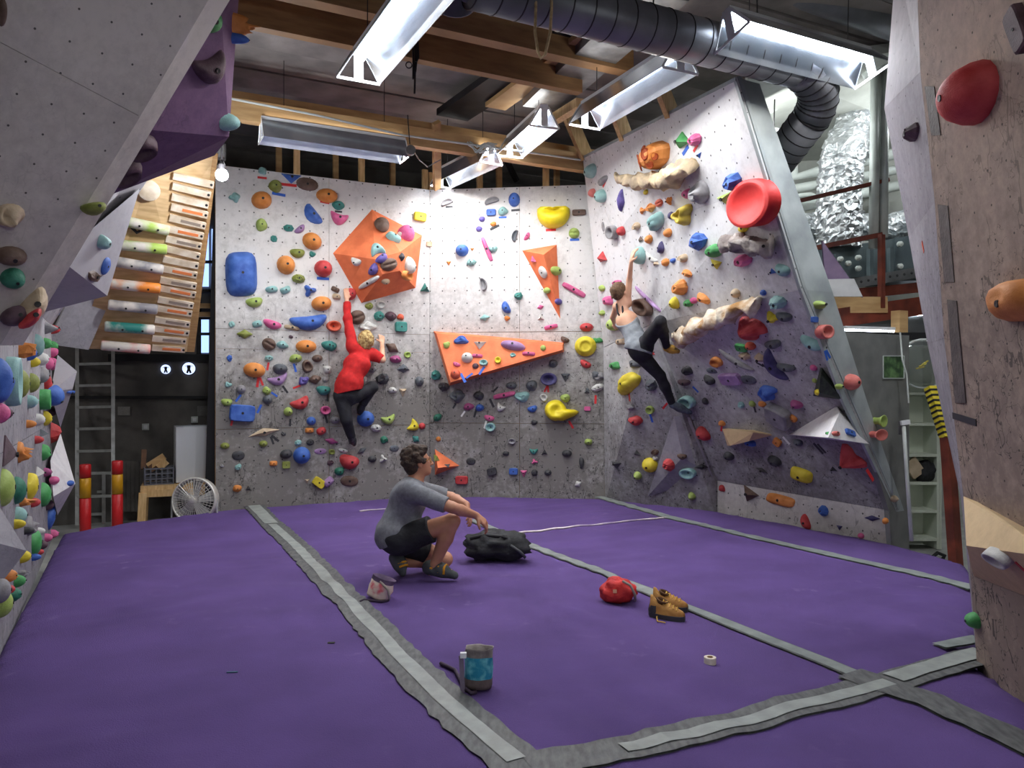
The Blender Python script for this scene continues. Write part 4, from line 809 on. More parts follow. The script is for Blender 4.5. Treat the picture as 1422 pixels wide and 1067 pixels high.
# ------------------------------------------------------------------ fluorescent fittings
M_refl = pmat('polished reflector', (200, 206, 214), (170, 178, 190), 5, .22, metal=.9)
M_galv = pmat('galvanised sheet', (150, 152, 154), (118, 120, 122), 6, .4, metal=.7)
M_whmet = pmat('white enamel', (226, 228, 230), rough=.4)
M_tube = pmat('lit tube', (235, 244, 255), emit=22)
def fitting(far, nr, width, label, power, back=M_refl, drop=.19, twist=0.0, up=.055):
    width = width*.86
    far, nr = Vector(far), Vector(nr); c = (far+nr)/2; d = (nr-far); L = d.length; d.normalize(); x = d.cross(Z).normalized(); u = x.cross(d)
    if twist: x, u = x*math.cos(twist)+u*math.sin(twist), u*math.cos(twist)-x*math.sin(twist)
    r = root('fluorescent_light', c, label, 'light', 'hanging fluorescent lights')
    MB().box(c+u*.03, x, d, u, .09, L, .06).out('housing', M_whmet, r, c)
    for s in (-1, 1):
        a0, a1 = c+x*s*.045+u*.02, c+x*s*width/2-u*drop
        q = [a0-d*L/2, a0+d*L/2, a1+d*L/2, a1-d*L/2]; MB().slab(q, .006, poly_n(q)).out('reflector', back, r, c)
        MB().tube([c+x*s*.022-u*.035-d*(L/2-.03), c+x*s*.022-u*.035+d*(L/2-.03)], .014, 8).out('tube', M_tube, r, c)
        e0 = c+d*s*(L/2)       # end plate with two open triangles
        fr_ = [e0+x*.045+u*.03, e0-x*.045+u*.03, e0-x*width/2-u*drop, e0+x*width/2-u*drop]
        mb = MB(); [mb.bar(fr_[i], fr_[(i+1) % 4], .022, .006, up=d) for i in range(4)]
        mb.box(e0-u*drop*.42, x, d, u, .075, .006, drop*1.1); mb.out('end_plate', M_whmet, r, c)
    for s in (-.35, .35): MB().tube([c+d*s*L+u*.06, c+d*s*L+Z*(CE-c.z)], .004, 5).out('hanger', M_steel, r, c)
    ld = bpy.data.lights.new('tube light', 'AREA'); ld.shape = 'RECTANGLE'; ld.size = .2; ld.size_y = L*.95; ld.energy = power; ld.color = (1.0, .975, .95)
    lo = bpy.data.objects.new('tube_light', ld); COL.objects.link(lo); lo.parent = r
    lo.matrix_local = Matrix(((x.x, d.x, u.x, -u.x*.15), (x.y, d.y, u.y, -u.y*.15), (x.z, d.z, u.z, -u.z*.15), (0, 0, 0, 1)))
    l2 = bpy.data.lights.new('tube uplight', 'AREA'); l2.shape = 'RECTANGLE'; l2.size = .12; l2.size_y = L*.95; l2.energy = power*up; l2.color = ld.color     # upward fill light added above the closed housing
    lo2 = bpy.data.objects.new('tube_uplight', l2); COL.objects.link(lo2); lo2.parent = r
    lo2.matrix_local = Matrix(((x.x, -d.x, -u.x, u.x*.075), (x.y, -d.y, -u.y, u.y*.075), (x.z, -d.z, -u.z, u.z*.075), (0, 0, 0, 1)))
    return r
def fp_(px, py, z): return zpt(px, py, z)
fA = fp_(498, 78, 4.05); fitting(fA, fA-E1*1.6, .40, 'bright open fluorescent light hanging nearest, over the middle of the mat', TUBE_W*1.0, up=.008)
fB = fp_(362, 170, 4.28); fitting(fB, fB+E2*1.6, .36, 'fluorescent light seen side on under the long timber beam', TUBE_W*.9)
fitting(fp_(812, 150, 4.25), fp_(945, 66, 4.25), .42, 'fluorescent light beside the top of the overhanging wall, under the silver duct', TUBE_W*1.4)
fD = fp_(1010, 22, 4.25); fitting(fD, fD+E2*1.55, .44, 'fluorescent light above the duct elbow, with coloured reflections', TUBE_W*.8, twist=.25)
fitting(fp_(612, 240, 4.32), fp_(682, 205, 4.32), .36, 'far fluorescent light behind the long timber beam by the wall corner', TUBE_W*1.0)
fitting(fp_(708, 196, 4.45), fp_(756, 152, 4.45), .40, 'fluorescent light end just in front of the long timber beam', TUBE_W*1.4)
tq = [fp_(752, 150, 4.62), fp_(872, 40, 4.62)]; r = root('cable_trough', tq[0], 'grey galvanised trough running along the ceiling from the long beam to the duct', 'trough')
MB().bar(tq[0], tq[1]+(tq[1]-tq[0])*.3, .44, .02).out('tray', M_galv, r, tq[0]); xs_ = (tq[1]-tq[0]).normalized().cross(Z)
for s_ in (-1, 1): MB().bar(tq[0]+xs_*s_*.22+Z*.05, tq[1]+(tq[1]-tq[0])*.3+xs_*s_*.22+Z*.05, .015, .12).out('lip', M_galv, r, tq[0])
# flood lamp by the edge of the back left wall
fl = P(308, 243, 7.55); r = root('flood_lamp', fl, 'dazzling flood lamp at the top edge of the back left wall', 'lamp')
prof_ = [(.06*math.sin(math.pi*k/10), -.06*math.cos(math.pi*k/10)) for k in range(11)]
MB().lathe(fl, Z, prof_, 16).out('lamp_bulb', pmat('lit flood glass', (240, 246, 255), emit=70), r, fl, True)
MB().lathe(fl+Z*.05, Z, [(.03, 0), (.035, .05), (.02, .08), (0, .08)], 14).out('socket', M_steel, r, fl)
MB().tube([fl+Z*.13, fl+Z*(CE-fl.z)], .008, 6).out('hanger', M_steel, r, fl)
ld = bpy.data.lights.new('flood', 'POINT'); ld.shadow_soft_size = .07; ld.energy = FLOOD_W; ld.color = (.94, .97, 1)
lo = bpy.data.objects.new('flood_light', ld); COL.objects.link(lo); lo.parent = r; lo.location = (.03, -.10, -.05)
# lamps out of view, over the plant gallery and as added fill light
def lamp(loc, tgt, size, e, label):
    loc = Vector(loc); r = root('fluorescent_light', loc, label, 'light'); MB().tube([loc-E2*.6, loc+E2*.6], .02, 8).out('tube', M_tube, r, loc); MB().box(loc+Z*.05, E2, E1, Z, 1.25, .1, .06).out('housing', M_whmet, r, loc)
    ld = bpy.data.lights.new('gallery', 'AREA'); ld.shape = 'RECTANGLE'; ld.size = 1.2; ld.size_y = .15; ld.energy = e; ld.color = (.95, 1, .98)
    lo = bpy.data.objects.new('gallery_light', ld); COL.objects.link(lo); lo.parent = r; lo.location = (0, 0, -.05); lo.rotation_euler = (Vector(tgt)-loc).to_track_quat('-Z', 'Y').to_euler()
lamp(P(1030, 180, 8.7), P(1190, 250, 10.0), .2, 26, 'fluorescent light behind the overhanging wall, over the plant gallery')
lamp(P(1320, 150, 8.6), P(1150, 260, 10.2), .2, 22, 'fluorescent light hidden behind the right front wall, over the plant gallery')  # second gallery lamp, added out of sight to brighten it
for k, (a_, b_) in enumerate(((.9, 1.2), (2.6, -1.2), (.3, -2.4), (-3.8, 9.0), (6.0, 3.0))):
    q = AB(a_, b_, 4.3); fitting(q+E1*.75, q-E1*.75, .42, ('fluorescent light overhead behind the viewer, nearer one', 'fluorescent light overhead behind the viewer, by the right wall', 'fluorescent light overhead at the near end of the hall', 'fluorescent light over the dim back corner with the ladders', 'fluorescent light over the passage behind the right front wall')[k], TUBE_W*(.5, .5, .5, 1.3, .9)[k], up=.02)  # unseen fittings added to fill the hall with light
lamp(AB(1.3, -3.2, 2.3), (-1.0, 4.0, 1.6), .2, 42, 'wall mounted fluorescent light on the near end wall behind the viewer')  # unseen lamp added to bring up the nearest panels
lamp(P(1300, 440, 10.4), P(1290, 650, 9.8), .2, 14, 'low fluorescent light over the white shelves')
# ------------------------------------------------------------------ ducts and pipes
M_duct = pmat('spiral duct steel', (136, 138, 144), (104, 106, 112), 2.5, .42, metal=.35, bump=.04)
M_ductd = pmat('duct inside', (40, 40, 44), rough=.6)
D0 = P(880, 34, 5.68); dp = lambda px: None
def on_e2(px, o):
    k = (px-CX)/FOC; t = (k*o.y-o.x)/(E2.x-k*E2.y); return o+E2*t
dA, dB = on_e2(655, D0), on_e2(1128, D0); dE = P(1150, 132, dB.y+.12); dF = P(1074, 232, 7.35)
c = (dA+dB)/2
duct = root('spiral_duct', c, 'long grey spiral duct with an elbow above the overhanging wall', 'duct')
k1 = dB-E2*.18
def arc(p0, p1, p2, n=6): return [lerp(lerp(p0, p1, i/n), lerp(p1, p2, i/n), i/n) for i in range(n+1)]
path = [dA, k1] + arc(k1, dE+Vector((.02, 0, .08)), lerp(dE, dF, .28), 7)[1:] + [dF]
MB().tube(path[:2], .168, 24).out('duct_run', M_duct, duct, c, True)
MB().tube(path[1:-1], .170, 24).out('elbow', M_duct, duct, c, True)
MB().tube([path[-2], dF], .168, 24).out('duct_run', M_duct, duct, c, True)
n_ = int((k1-dA).length/.17)
rib = MB().lathe((0, 0, 0), E2, [(.168, -.006), (.173, 0), (.168, .006)], 24); rib_me = mesh('seam_rib', rib.v, rib.f, M_steel, True)
for i in range(n_+1): put('seam_rib', rib_me, duct, lerp(dA, k1, i/n_)-c)
for i in range(2, len(path)-1):
    t = (path[i+1]-path[i-1]).normalized(); MB().lathe(path[i], t, [(.170, -.008), (.176, 0), (.170, .008)], 24).out('seam_rib', M_steel, duct, c, True)
for i in range(1, 6):
    q = lerp(path[-2], dF, i/6); MB().lathe(q, dF-path[-2], [(.168, -.006), (.173, 0), (.168, .006)], 24).out('seam_rib', M_steel, duct, c, True)
for fr_ in (.12, .5, .85):
    q = lerp(dA, k1, fr_); MB().tube([q+Z*.16, q+Z*(CE-q.z)], .006, 5).out('hanger', M_steel, duct, c)
q0 = P(632, -22, 5.42); c2 = q0
d2 = root('duct_outlet', c2, 'open grey duct end pointing down beside the hanging light', 'duct')
v_ = Vector((-.05, -.22, -1)).normalized()
MB().lathe(q0, v_, [(.15, -.25), (.15, .13), (.158, .135), (.158, .15), (.148, .15), (.145, -.1), (.0, -.1)], 24).out('duct_collar', M_duct, d2, c2, True)
MB().lathe(q0, v_, [(.142, -.02), (.0, -.02)], 24).out('duct_inside', M_ductd, d2, c2)
MB().tube([q0-v_*.1, dA], .13, 20).out('branch', M_duct, d2, c2, True)
# rope loop slung over the duct
M_rope = pmat('beige rope', (196, 172, 132), (164, 140, 104), 30, .9)
r0 = P(756, 0, 5.15); pts_ = [P(744, -60, 5.2), P(744, 10, 5.15), P(743, 45, 5.1), P(747, 72, 5.1), P(751, 81, 5.1), P(757, 76, 5.1), P(764, 45, 5.15), P(766, 10, 5.18), P(765, -60, 5.2)]
MB().tube(pts_, .010, 8).out('rope_loop', M_rope, base=r0, smooth=True, label='beige rope loop hanging down in front of the spiral duct', cat='rope')
# big smooth duct along the top right edge, and pipes
MB().tube([P(1075, -30, 7.0), P(1275, 42, 7.6)], .17, 20).out('duct', M_duct, base=P(1075, -30, 7.0), smooth=True, label='dark smooth duct running along the top edge into the right front wall', cat='duct')
M_foil = pmat('crumpled foil', (214, 216, 218), (170, 174, 178), 9, .38, metal=.7, bump=.6, bscale=40)
def foil(pts, rad, label):
    dense = []; rr = []
    for i in range(len(pts)-1):
        for k in range(18): dense.append(lerp(pts[i], pts[i+1], k/18)); rr.append(rad[i]+(rad[i+1]-rad[i])*k/18)
    dense.append(pts[-1]); rr.append(rad[-1]); mb = MB().tube(dense, rr, 40)
    v2 = [v+Vector((noise.noise(v*21), noise.noise(v*21+Vector((5, 0, 0))), noise.noise(v*19+Vector((0, 7, 0)))))*.04+Vector((noise.noise(v*47), noise.noise(v*47+Vector((5, 0, 0))), 0))*.018 for v in mb.v]
    return add('foil_duct', v2, mb.f, M_foil, base=pts[0], smooth=False, label=label, cat='duct')
foil([P(1192, 120, 9.6), P(1188, 165, 9.5), P(1170, 215, 9.3), P(1165, 260, 9.3), P(1165, 345, 9.3)], [.17, .19, .25, .25, .26], 'crumpled silver foil duct rising from the plant gallery')
foil([P(1100, 318, 9.9), P(1160, 312, 9.9), P(1230, 318, 9.9), P(1290, 300, 9.9)], [.17, .17, .17, .17], 'crumpled silver foil duct lying along the gallery behind the white pipes')
foil([P(1208, 130, 10.0), P(1206, 175, 10.0), P(1196, 215, 10.0)], [.15, .15, .15], 'darker foil duct standing behind the tall one')
M_pipe = pmat('white pipe', (206, 212, 208), (184, 190, 186), 4, .45)
def pipe(pp, r, label, m_=None): return MB().tube([P(*p) for p in pp], r, 12).out('pipe', m_ or M_pipe, base=P(*pp[0]), smooth=True, label=label, cat='pipe')
pipe([(1216, 100, 8.4), (1213, 345, 8.4)], .052, 'tall white pipe standing left of the pair beside the beige wall')
pipe([(1229, 92, 8.4), (1227, 330, 8.4)], .045, 'tall white pipe standing right of the pair beside the beige wall')
pipe([(1200, 108, 8.3), (1245, 78, 8.2)], .05, 'short slanting white duct arm above the two tall pipes')
pipe([(1097, 180, 10.2), (1102, 246, 10.2), (1145, 236, 10.2), (1250, 212, 10.2)], .075, 'upper white pipe with a bend behind the foil duct')
pipe([(1095, 264, 10.3), (1250, 235, 10.3)], .06, 'second white pipe below the bent one')
pipe([(1100, 290, 10.4), (1260, 255, 10.4)], .07, 'third grey white pipe across the gallery')
pipe([(1095, 274, 10.1), (1125, 270, 10.1), (1150, 280, 10.1), (1170, 300, 10.1)], .03, 'thin curved white hose before the foil duct')
pipe([(1065, 135, 9.0), (1115, 108, 9.0)], .045, 'upper of two white pipes under the spiral duct')
pipe([(1068, 152, 9.0), (1120, 118, 9.0)], .06, 'thicker lower of two white pipes under the spiral duct')
pipe([(1076, 130, 8.6), (1074, 196, 8.6)], .008, 'thin dark cable hanging under the spiral duct', M_steel)
# plant gallery: back wall, ceiling, beams, rails, air handling unit
g = MB().slab([P(1020, 60, 11.2), P(1330, 60, 11.2), P(1330, 462, 11.2), P(1020, 462, 11.2)], .1); g.out('wall_gallery', M_concl, kind='structure')
MB().slab([P(1040, 100, 7.6), P(1330, 60, 8.0), P(1330, 210, 11.2), P(1020, 230, 11.2)], .1).out('ceiling_gallery', M_concl, kind='structure')
MB().slab([P(1125, 462, 8.2), P(1335, 462, 8.2), P(1335, 430, 11.2), P(1060, 430, 11.2)], .08).out('floor_gallery', M_darkin, kind='structure')
def bar_(name, a, b, w, h, m_, label, cat): return MB().bar(P(*a), P(*b), w, h).out(name, m_, base=P(*a), label=label, cat=cat)
bar_('steel_beam', (1135, 446, 8.0), (1312, 420, 8.6), .06, .20, M_rust, 'red oxide steel beam in front under the gallery', 'beam')
bar_('steel_beam', (1150, 412, 8.9), (1310, 396, 9.3), .06, .12, M_rust, 'upper thin red steel beam of the gallery floor', 'beam')
bar_('timber_joist', (1155, 424, 8.1), (1228, 424, 8.3), .10, .17, M_timber, 'short pale timber joist lying behind the overhang edge', 'joist')
bar_('timber_post', (1249, 432, 7.9), (1249, 462, 7.9), .13, .10, M_timber, 'stub timber post under the red beam', 'post')
bar_('guard_rail', (1098, 282, 8.4), (1234, 250, 8.4), .05, .04, M_rust, 'upper rusty guard rail slanting across the foil duct', 'rail')
bar_('guard_rail', (1125, 346, 8.2), (1224, 326, 8.3), .05, .05, M_rust, 'lower rusty guard rail in front of the air handling unit', 'rail')
bar_('guard_post', (1224, 248, 8.45), (1223, 330, 8.45), .07, .05, M_rust, 'upper rusty guard post between the white pipes', 'post')
bar_('guard_post', (1224, 326, 8.25), (1224, 428, 8.25), .06, .05, M_rust, 'lower rusty guard post in front of the air handling unit', 'post')
M_ahu = pmat('blue grey sheet', (112, 126, 130), (92, 104, 110), 3, .4, metal=.4)
ahc = P(1220, 365, 9.3); ah = root('air_handler', ahc, 'blue grey air handling unit with round bolts behind the rusty rails', 'machine')
MB().slab([P(1135, 348, 9.2), P(1330, 318, 9.2), P(1330, 388, 9.2), P(1135, 394, 9.2)], .5).out('casing', M_ahu, ah, ahc)
MB().slab([P(1160, 352, 9.12), P(1200, 346, 9.12), P(1200, 384, 9.12), P(1160, 388, 9.12)], .04).out('hatch', M_ahu, ah, ahc)
MB().slab([P(1243, 330, 9.12), P(1300, 324, 9.12), P(1300, 378, 9.12), P(1243, 382, 9.12)], .04).out('hatch', M_ahu, ah, ahc)
for x, y in ((1192, 358), (1192, 373), (1250, 339), (1250, 370), (1167, 360), (1178, 366)): MB().lathe(P(x, y, 9.06), (0, -1, 0), [(.035, -.02), (.032, .02), (.0, .03)], 10).out('bolt', M_pipe, ah, ahc)
MB().bar(P(1178, 395, 9.0), P(1312, 372, 9.0), .05, .12).out('perforated_channel', M_galv, ah, ahc)
for k in range(12): MB().lathe(P(1186+k*10, 393-k*1.72, 8.965), (0, -1, 0), [(.016, 0), (0, .004)], 8).out('slot', M_ductd, ah, ahc)
for x in (1208, 1236): MB().bar(P(x, 345, 9.05), P(x, 385, 9.05), .06, .05, up=E1).out('corner_post', M_ahu, ah, ahc)
kt = MB().slab([P(1142, 334, 7.7), P(1199, 413, 7.7), P(1146, 388, 7.7)], .03); kt.out('spare_panel', pmat('lilac panel', (136, 116, 144), (112, 94, 124), 5, .7), base=P(1150, 380, 7.7), label='lilac triangular board propped behind the overhang edge', cat='board')
MB().slab([P(1146, 388, 7.65), P(1186, 387, 7.65), P(1198, 412, 7.65), P(1153, 412, 7.65)], .03).out('spare_panel', pmat('white panel', (206, 206, 206), (188, 188, 190), 5, .7), base=P(1160, 400, 7.65), label='white board leaning in front of the lilac triangular board', cat='board')
# low light line over the dark board
tl = P(1207, 458, 7.6); r = root('strip_light', tl, 'thin lit tube light along the top of the dark board', 'light'); MB().tube([P(1172, 458, 7.6), P(1241, 460, 7.75)], .012, 8).out('tube', M_tube, r, tl); MB().bar(P(1172, 455, 7.6), P(1241, 457, 7.75), .05, .03).out('housing', M_whmet, r, tl)
tl = P(1267, 466, 9.6); r = root('oval_lamp', tl, 'small oval lit lamp right of the strip light, above the shelves', 'light'); MB().tube([P(1261, 466, 9.6), P(1273, 467, 9.6)], .045, 10).out('lamp_glass', pmat('lit glass', (240, 250, 235), emit=3), r, tl); MB().box(tl+Z*.05, E2, E1, Z, .16, .1, .03).out('lamp_cap', M_whmet, r, tl)
# picture on the dark board, latch rod, dome, hazard pole
def on_gate(x, y, o): return isect(x, y, KRb+Vector((.5, -.86, 0))*o, Vector((.5, -.86, 0)))
pc = on_gate(1241, 510, .02); pr = root('photo_print', pc, 'small green forest photo stuck on the dark board', 'picture')
MB().slab([on_gate(x, y, .008) for x, y in ((1227, 495), (1255, 495), (1255, 525), (1227, 525))], .006).out('print', pmat('forest print', (46, 74, 46), (112, 150, 96), 14, .4, lo=.4, hi=.7), pr, pc)
for q in (((1226.5, 494.5), (1255.5, 494.5)), ((1226.5, 525.5), (1255.5, 525.5)), ((1226.5, 494.5), (1226.5, 525.5)), ((1255.5, 494.5), (1255.5, 525.5))): MB().bar(on_gate(*q[0], .012), on_gate(*q[1], .012), .006, .008).out('border', M_pipe, pr, pc)
lr = P(1256, 590, 7.12); rr_ = root('latch_rod', lr, 'long white metal rod leaning at the edge of the dark board', 'rod')
MB().tube([P(1255, 592, 7.12), P(1258, 640, 7.12), P(1266, 752, 7.0)], .018, 8).out('rod', M_pipe, rr_, lr, True)
MB().bar(P(1254, 585, 7.15), P(1254, 604, 7.15), .05, .06).out('latch', M_galv, rr_, lr); MB().bar(P(1251, 588, 7.12), P(1263, 586, 7.12), .03, .04).out('handle', M_whmet, rr_, lr)
MB().tube([P(1250, 462, 7.3), P(1253, 500, 7.25), P(1259, 520, 7.25), P(1262, 560, 7.25)], .008, 6).out('cable', M_pipe, base=P(1250, 462, 7.3), label='thin white cable down the edge of the dark board', cat='cable')
M_glass = pmat('clear dome plastic', (205, 212, 214), rough=.12, trans=.85, alpha=.55)
dm = P(1283, 505, 7.6); r = root('plastic_dome', dm, 'clear plastic dome bowl hanging by the edge of the right front wall', 'dome')
prof = [(.24*math.sin(a), -.10*math.cos(a)) for a in [i*math.pi/2/8 for i in range(9)]]; MB().lathe(dm, (-.35, -1, .1), [(a, -b) for a, b in prof], 28).out('bowl', M_glass, r, dm, True)
MB().lathe(dm, (-.35, -1, .1), [(.235, -.005), (.25, -.005), (.25, .008), (.235, .008), (.235, -.005)], 28).out('rim', M_pipe, r, dm)
for k in range(3): MB().bar(dm+Vector((-.05+.03*k, .05, -.05+.02*k)), dm+Vector((.03+.02*k, .05, -.03+.03*k)), .02, .012).out('scrap', hmat('ye'), r, dm)
pa, pb, pc_ = P(1293, 538, 7.4), P(1315, 608, 7.2), P(1332, 695, 7.0); r = root('hazard_pole', pc_, 'brown slanting pole wrapped with yellow and black tape at the top', 'pole')
MB().bar(pa, pb, .10, .08).out('tape_sleeve', hmat('ye'), r, pc_); d_ = pb-pa
for k in range(9): MB().bar(lerp(pa, pb, .06+k*.105), lerp(pa, pb, .10+k*.105)+Vector((.0, 0, 0)), .106, .086).out('black_band', M_darkin, r, pc_)
MB().bar(pb, pc_+Z*-1.0, .10, .08).out('shaft', M_rust, r, pc_)
# white shelf unit with bits
M_shelf = pmat('white shelf', (206, 212, 196), (194, 200, 186), 4, .5)
sh0 = P(1300, 640, 9.2); r = root('shelf_unit', sh0, 'tall white shelf unit seen through the gap beside the right front wall', 'shelf')
xs = (1246, 1322); Yf = 8.9; zf = -.41; zt = P(0, 462, Yf).z
sx0, sx1 = P(1246, 600, Yf).x, P(1301, 600, Yf).x; sx2 = sx1+.035
MB().bar(Vector((sx1+.015, Yf+.15, zf)), Vector((sx1+.015, Yf+.15, zt)), .30, .03, up=Vector((1, 0, 0))).out('side_board', M_shelf, r, sh0)
MB().bar(Vector((sx0, Yf+.15, zf)), Vector((sx0, Yf+.15, zt)), .30, .03, up=Vector((1, 0, 0))).out('side_board', M_shelf, r, sh0)
MB().slab([Vector((sx0, Yf+.3, zf)), Vector((sx2, Yf+.3, zf)), Vector((sx2, Yf+.3, zt)), Vector((sx0, Yf+.3, zt))], .01).out('back_board', M_shelf, r, sh0)
for y in (466, 545, 588, 631, 670, 709, 748):
    z_ = P(0, y, Yf).z; MB().slab([Vector((sx0, Yf, z_)), Vector((sx1, Yf, z_)), Vector((sx1, Yf+.3, z_)), Vector((sx0, Yf+.3, z_))], .03, Z).out('shelf', M_shelf, r, sh0)
MB().slab([Vector((sx2, Yf, zf)), Vector((sx2+.02, Yf, zf)), Vector((sx2+.38, Yf+.9, zf)), Vector((sx2+.38, Yf+.9, zt)), Vector((sx2+.02, Yf, zt)), Vector((sx2, Yf, zt))][:2]+[Vector((sx2+.02, Yf, zt)), Vector((sx2, Yf, zt))], .3, Vector((0, -1, 0))).out('end_board', M_shelf, r, sh0)
def lumpy(name, c, rad, mat, label, cat, seed=1, amp=.25, nu=14, nv=9, fr=3.0, parent=None, base=None, floor=None):
    v = []; f = []
    for i in range(nv+1):
        th = math.pi*i/nv
        for k in range(nu):
            a = 2*math.pi*k/nu; d = Vector((math.sin(th)*math.cos(a), math.sin(th)*math.sin(a), math.cos(th)))
            k_ = 1+amp*noise.noise(d*fr+Vector((seed*3.1, 0, 0)))+amp*.5*noise.noise(d*fr*2.3+Vector((0, seed*2.7, 0)))
            p = Vector(c)+Vector((d.x*rad[0], d.y*rad[1], d.z*rad[2]))*k_
            if floor is not None: p.z = max(p.z, floor)
            v.append(p)
    for i in range(nv):
        for k in range(nu): a = i*nu+k; b = i*nu+(k+1) % nu; f.append([a, a+nu, b+nu, b])
    if parent is None: return add(name, v, f, mat, base=c, smooth=True, label=label, cat=cat)
    return add(name, v, f, mat, parent, base, True)
M_blackcl = pmat('black cloth', (26, 27, 30), (44, 45, 50), 9, .8, bump=.4, bscale=25)
lumpy('folded_jacket', P(1285, 655, 9.0), (.13, .1, .13), M_blackcl, 'dark folded jacket stuffed in the white shelf', 'jacket', 4)
MB().bar(P(1262, 640, 8.95), P(1276, 660, 8.95), .05, .16).out('magazine_file', hmat('be'), base=P(1268, 650, 8.95), label='beige file leaning in the white shelf beside the jacket', cat='file')
MB().tube([P(1294, 775, 8.2), P(1302, 768, 8.2), P(1312, 772, 8.2), P(1308, 778, 8.2)], .02, 6).out('cable_coil', M_darkin, base=P(1300, 776, 8.2), label='black coil lying on the floor before the white shelf', cat='cable')

# ------------------------------------------------------------------ back left corner
M_alu = pmat('aluminium', (190, 192, 190), (158, 160, 158), 9, .4, metal=.35)
def ladder(xl, xr, ytop, ybot, Y, rung_y, label, tilt=.35):
    b = P((xl+xr)/2, ybot, Y); r = root('ladder', b, label, 'ladder', None)
    f_ = lambda x, y: P(x, y, Y+tilt*(ybot-y)/250)
    for x in (xl, xr): MB().bar(f_(x, ybot), f_(x, ytop), .045, .03, up=E1).out('rail', M_alu, r, b)
    for y in rung_y: MB().bar(f_(xl, y), f_(xr, y-1), .035, .035).out('rung', M_alu, r, b)
ladder(107, 157, 470, 730, 10.2, [506, 536, 566, 596, 627, 658, 690], 'aluminium ladder in front of the two leaning in the back corner')
ladder(91, 144, 480, 735, 10.6, [503, 531, 562, 593, 623, 652, 684, 715], 'second aluminium ladder just behind the first in the back corner')
def pad_post(x, yt, yb, Y, label):
    b = P(x, yb, Y); r = root('padded_post', b, label, 'post'); R_ = .062; z0, z1 = P(x, yb, Y).z-.3, P(x, yt, Y).z; H = z1-z0
    q = lambda t: Vector((b.x, b.y, z0+H*t))
    for nm, t0, t1, cl in (('red_pad', 0, .58, (196, 30, 36)), ('yellow_pad', .58, .83, (206, 150, 24)), ('red_cap', .83, 1, (196, 30, 36))):
        MB().lathe(q(t0), Z, [(.0, 0.0), (R_, 0.004), (R_, H*(t1-t0)-.006), (R_*.85, H*(t1-t0)), (0, H*(t1-t0))], 18).out(nm, pmat('pad %d %d' % cl[:2], cl, rough=.45), r, b, True)
pad_post(118.5, 645, 722, 9.3, 'red and yellow padded post standing at the ladder foot, left one')
pad_post(163, 640, 716, 9.4, 'red and yellow padded post nearer the wooden table')
tb = P(247, 712, 9.7); r = root('work_table', tb, 'pale wooden table behind the mat edge carrying crate and fridge', 'table')
tt = [P(195, 676, 9.6), P(302, 676, 9.9), P(303, 672, 10.4), P(199, 673, 10.1)]; zt_ = P(200, 676, 9.6).z; tt = [Vector((p.x, p.y, zt_)) for p in tt]
MB().slab(tt, .06, Z).out('table_top', M_timber2, r, tb); MB().bar(tt[0]-Z*.09, tt[1]-Z*.09, .04, .09).out('apron', M_timber2, r, tb)
for p in tt: MB().bar(p+(tb-p)*.06-Z*.06+Vector((0, 0, tb.z-p.z))*0, Vector((p.x, p.y, -.4)), .09, .09, up=E1).out('leg', M_timber2, r, tb)
fc = P(263, 632, 10.0); r = root('mini_fridge', fc, 'white mini fridge standing on the wooden table', 'fridge'); zb = zt_+.0
w_ = (287-239)/FOC*9.9; h_ = P(0, 593, 9.9).z-zb; cc = Vector((P(262, 0, 9.95).x, 10.1, zb+h_/2))
MB().box(cc+E1*.08, E2, E1, Z, w_, .32, h_).out('cabinet', pmat('fridge side', (206, 210, 214), rough=.4), r, fc); MB().box(cc-E1*.11, E2, E1, Z, w_*.98, .05, h_*.97).out('door', pmat('fridge door', (226, 229, 233), rough=.35), r, fc); MB().box(cc-E1*.145+E2*w_*.44, E2, E1, Z, .02, .03, h_*.3).out('handle', M_alu, r, fc)
cb = P(214, 660, 9.75); r = root('plastic_crate', cb, 'grey plastic lattice crate on the left end of the table', 'crate')
cw = (232-195)/FOC*9.75; ch = P(0, 650, 9.75).z-zt_; cc = Vector((cb.x, 9.88, zt_+ch/2)); M_crate = pmat('grey crate', (104, 106, 116), (88, 90, 100), 6, .5)
for s in (-1, 1):
    for k in range(6): MB().box(cc+E1*s*.12+E2*(-.5+.2*k)*cw*.97, E2, E1, Z, .014, .012, ch).out('crate_bar', M_crate, r, cb)
    for zz in (-.46, -.15, .15, .44): MB().box(cc+E1*s*.12+Z*zz*ch, E2, E1, Z, cw, .014, .018).out('crate_bar', M_crate, r, cb)
    MB().box(cc+E2*s*cw*.5, E2, E1, Z, .012, .24, ch).out('crate_end', M_crate, r, cb)
MB().box(cc-Z*ch*.48, E2, E1, Z, cw, .24, .012).out('crate_base', M_crate, r, cb)
M_wood = pmat('brown offcut', (112, 78, 54), (84, 58, 42), 8, .7)
for k, (x0, y0, x1, y1, lb) in enumerate(((199, 652, 200, 625, 'dark wood offcut standing upright in the crate'), (206, 648, 228, 634, 'lighter wood offcut lying across the crate top'), (208, 652, 222, 642, 'short brown wood offcut in the middle of the crate'), (220, 650, 231, 640, 'small pale wood offcut at the crate end'))):
    MB().bar(P(x0, y0, 9.9), P(x1, y1, 9.95), .06, .09).out('wood_offcut', (M_wood, M_timber, M_wood, M_timber2)[k], base=P(x0, y0, 9.9), label=lb, cat='wood')
fa = P(270, 695, 9.0); r = root('floor_fan', fa, 'round chrome floor fan at the mat edge under the table', 'fan'); ax = Vector((-.05, -1, .12)).normalized(); R_ = .255
fx = ax.orthogonal().normalized(); fy = ax.cross(fx); M_chr = pmat('chrome', (206, 204, 196), rough=.35, metal=.4)
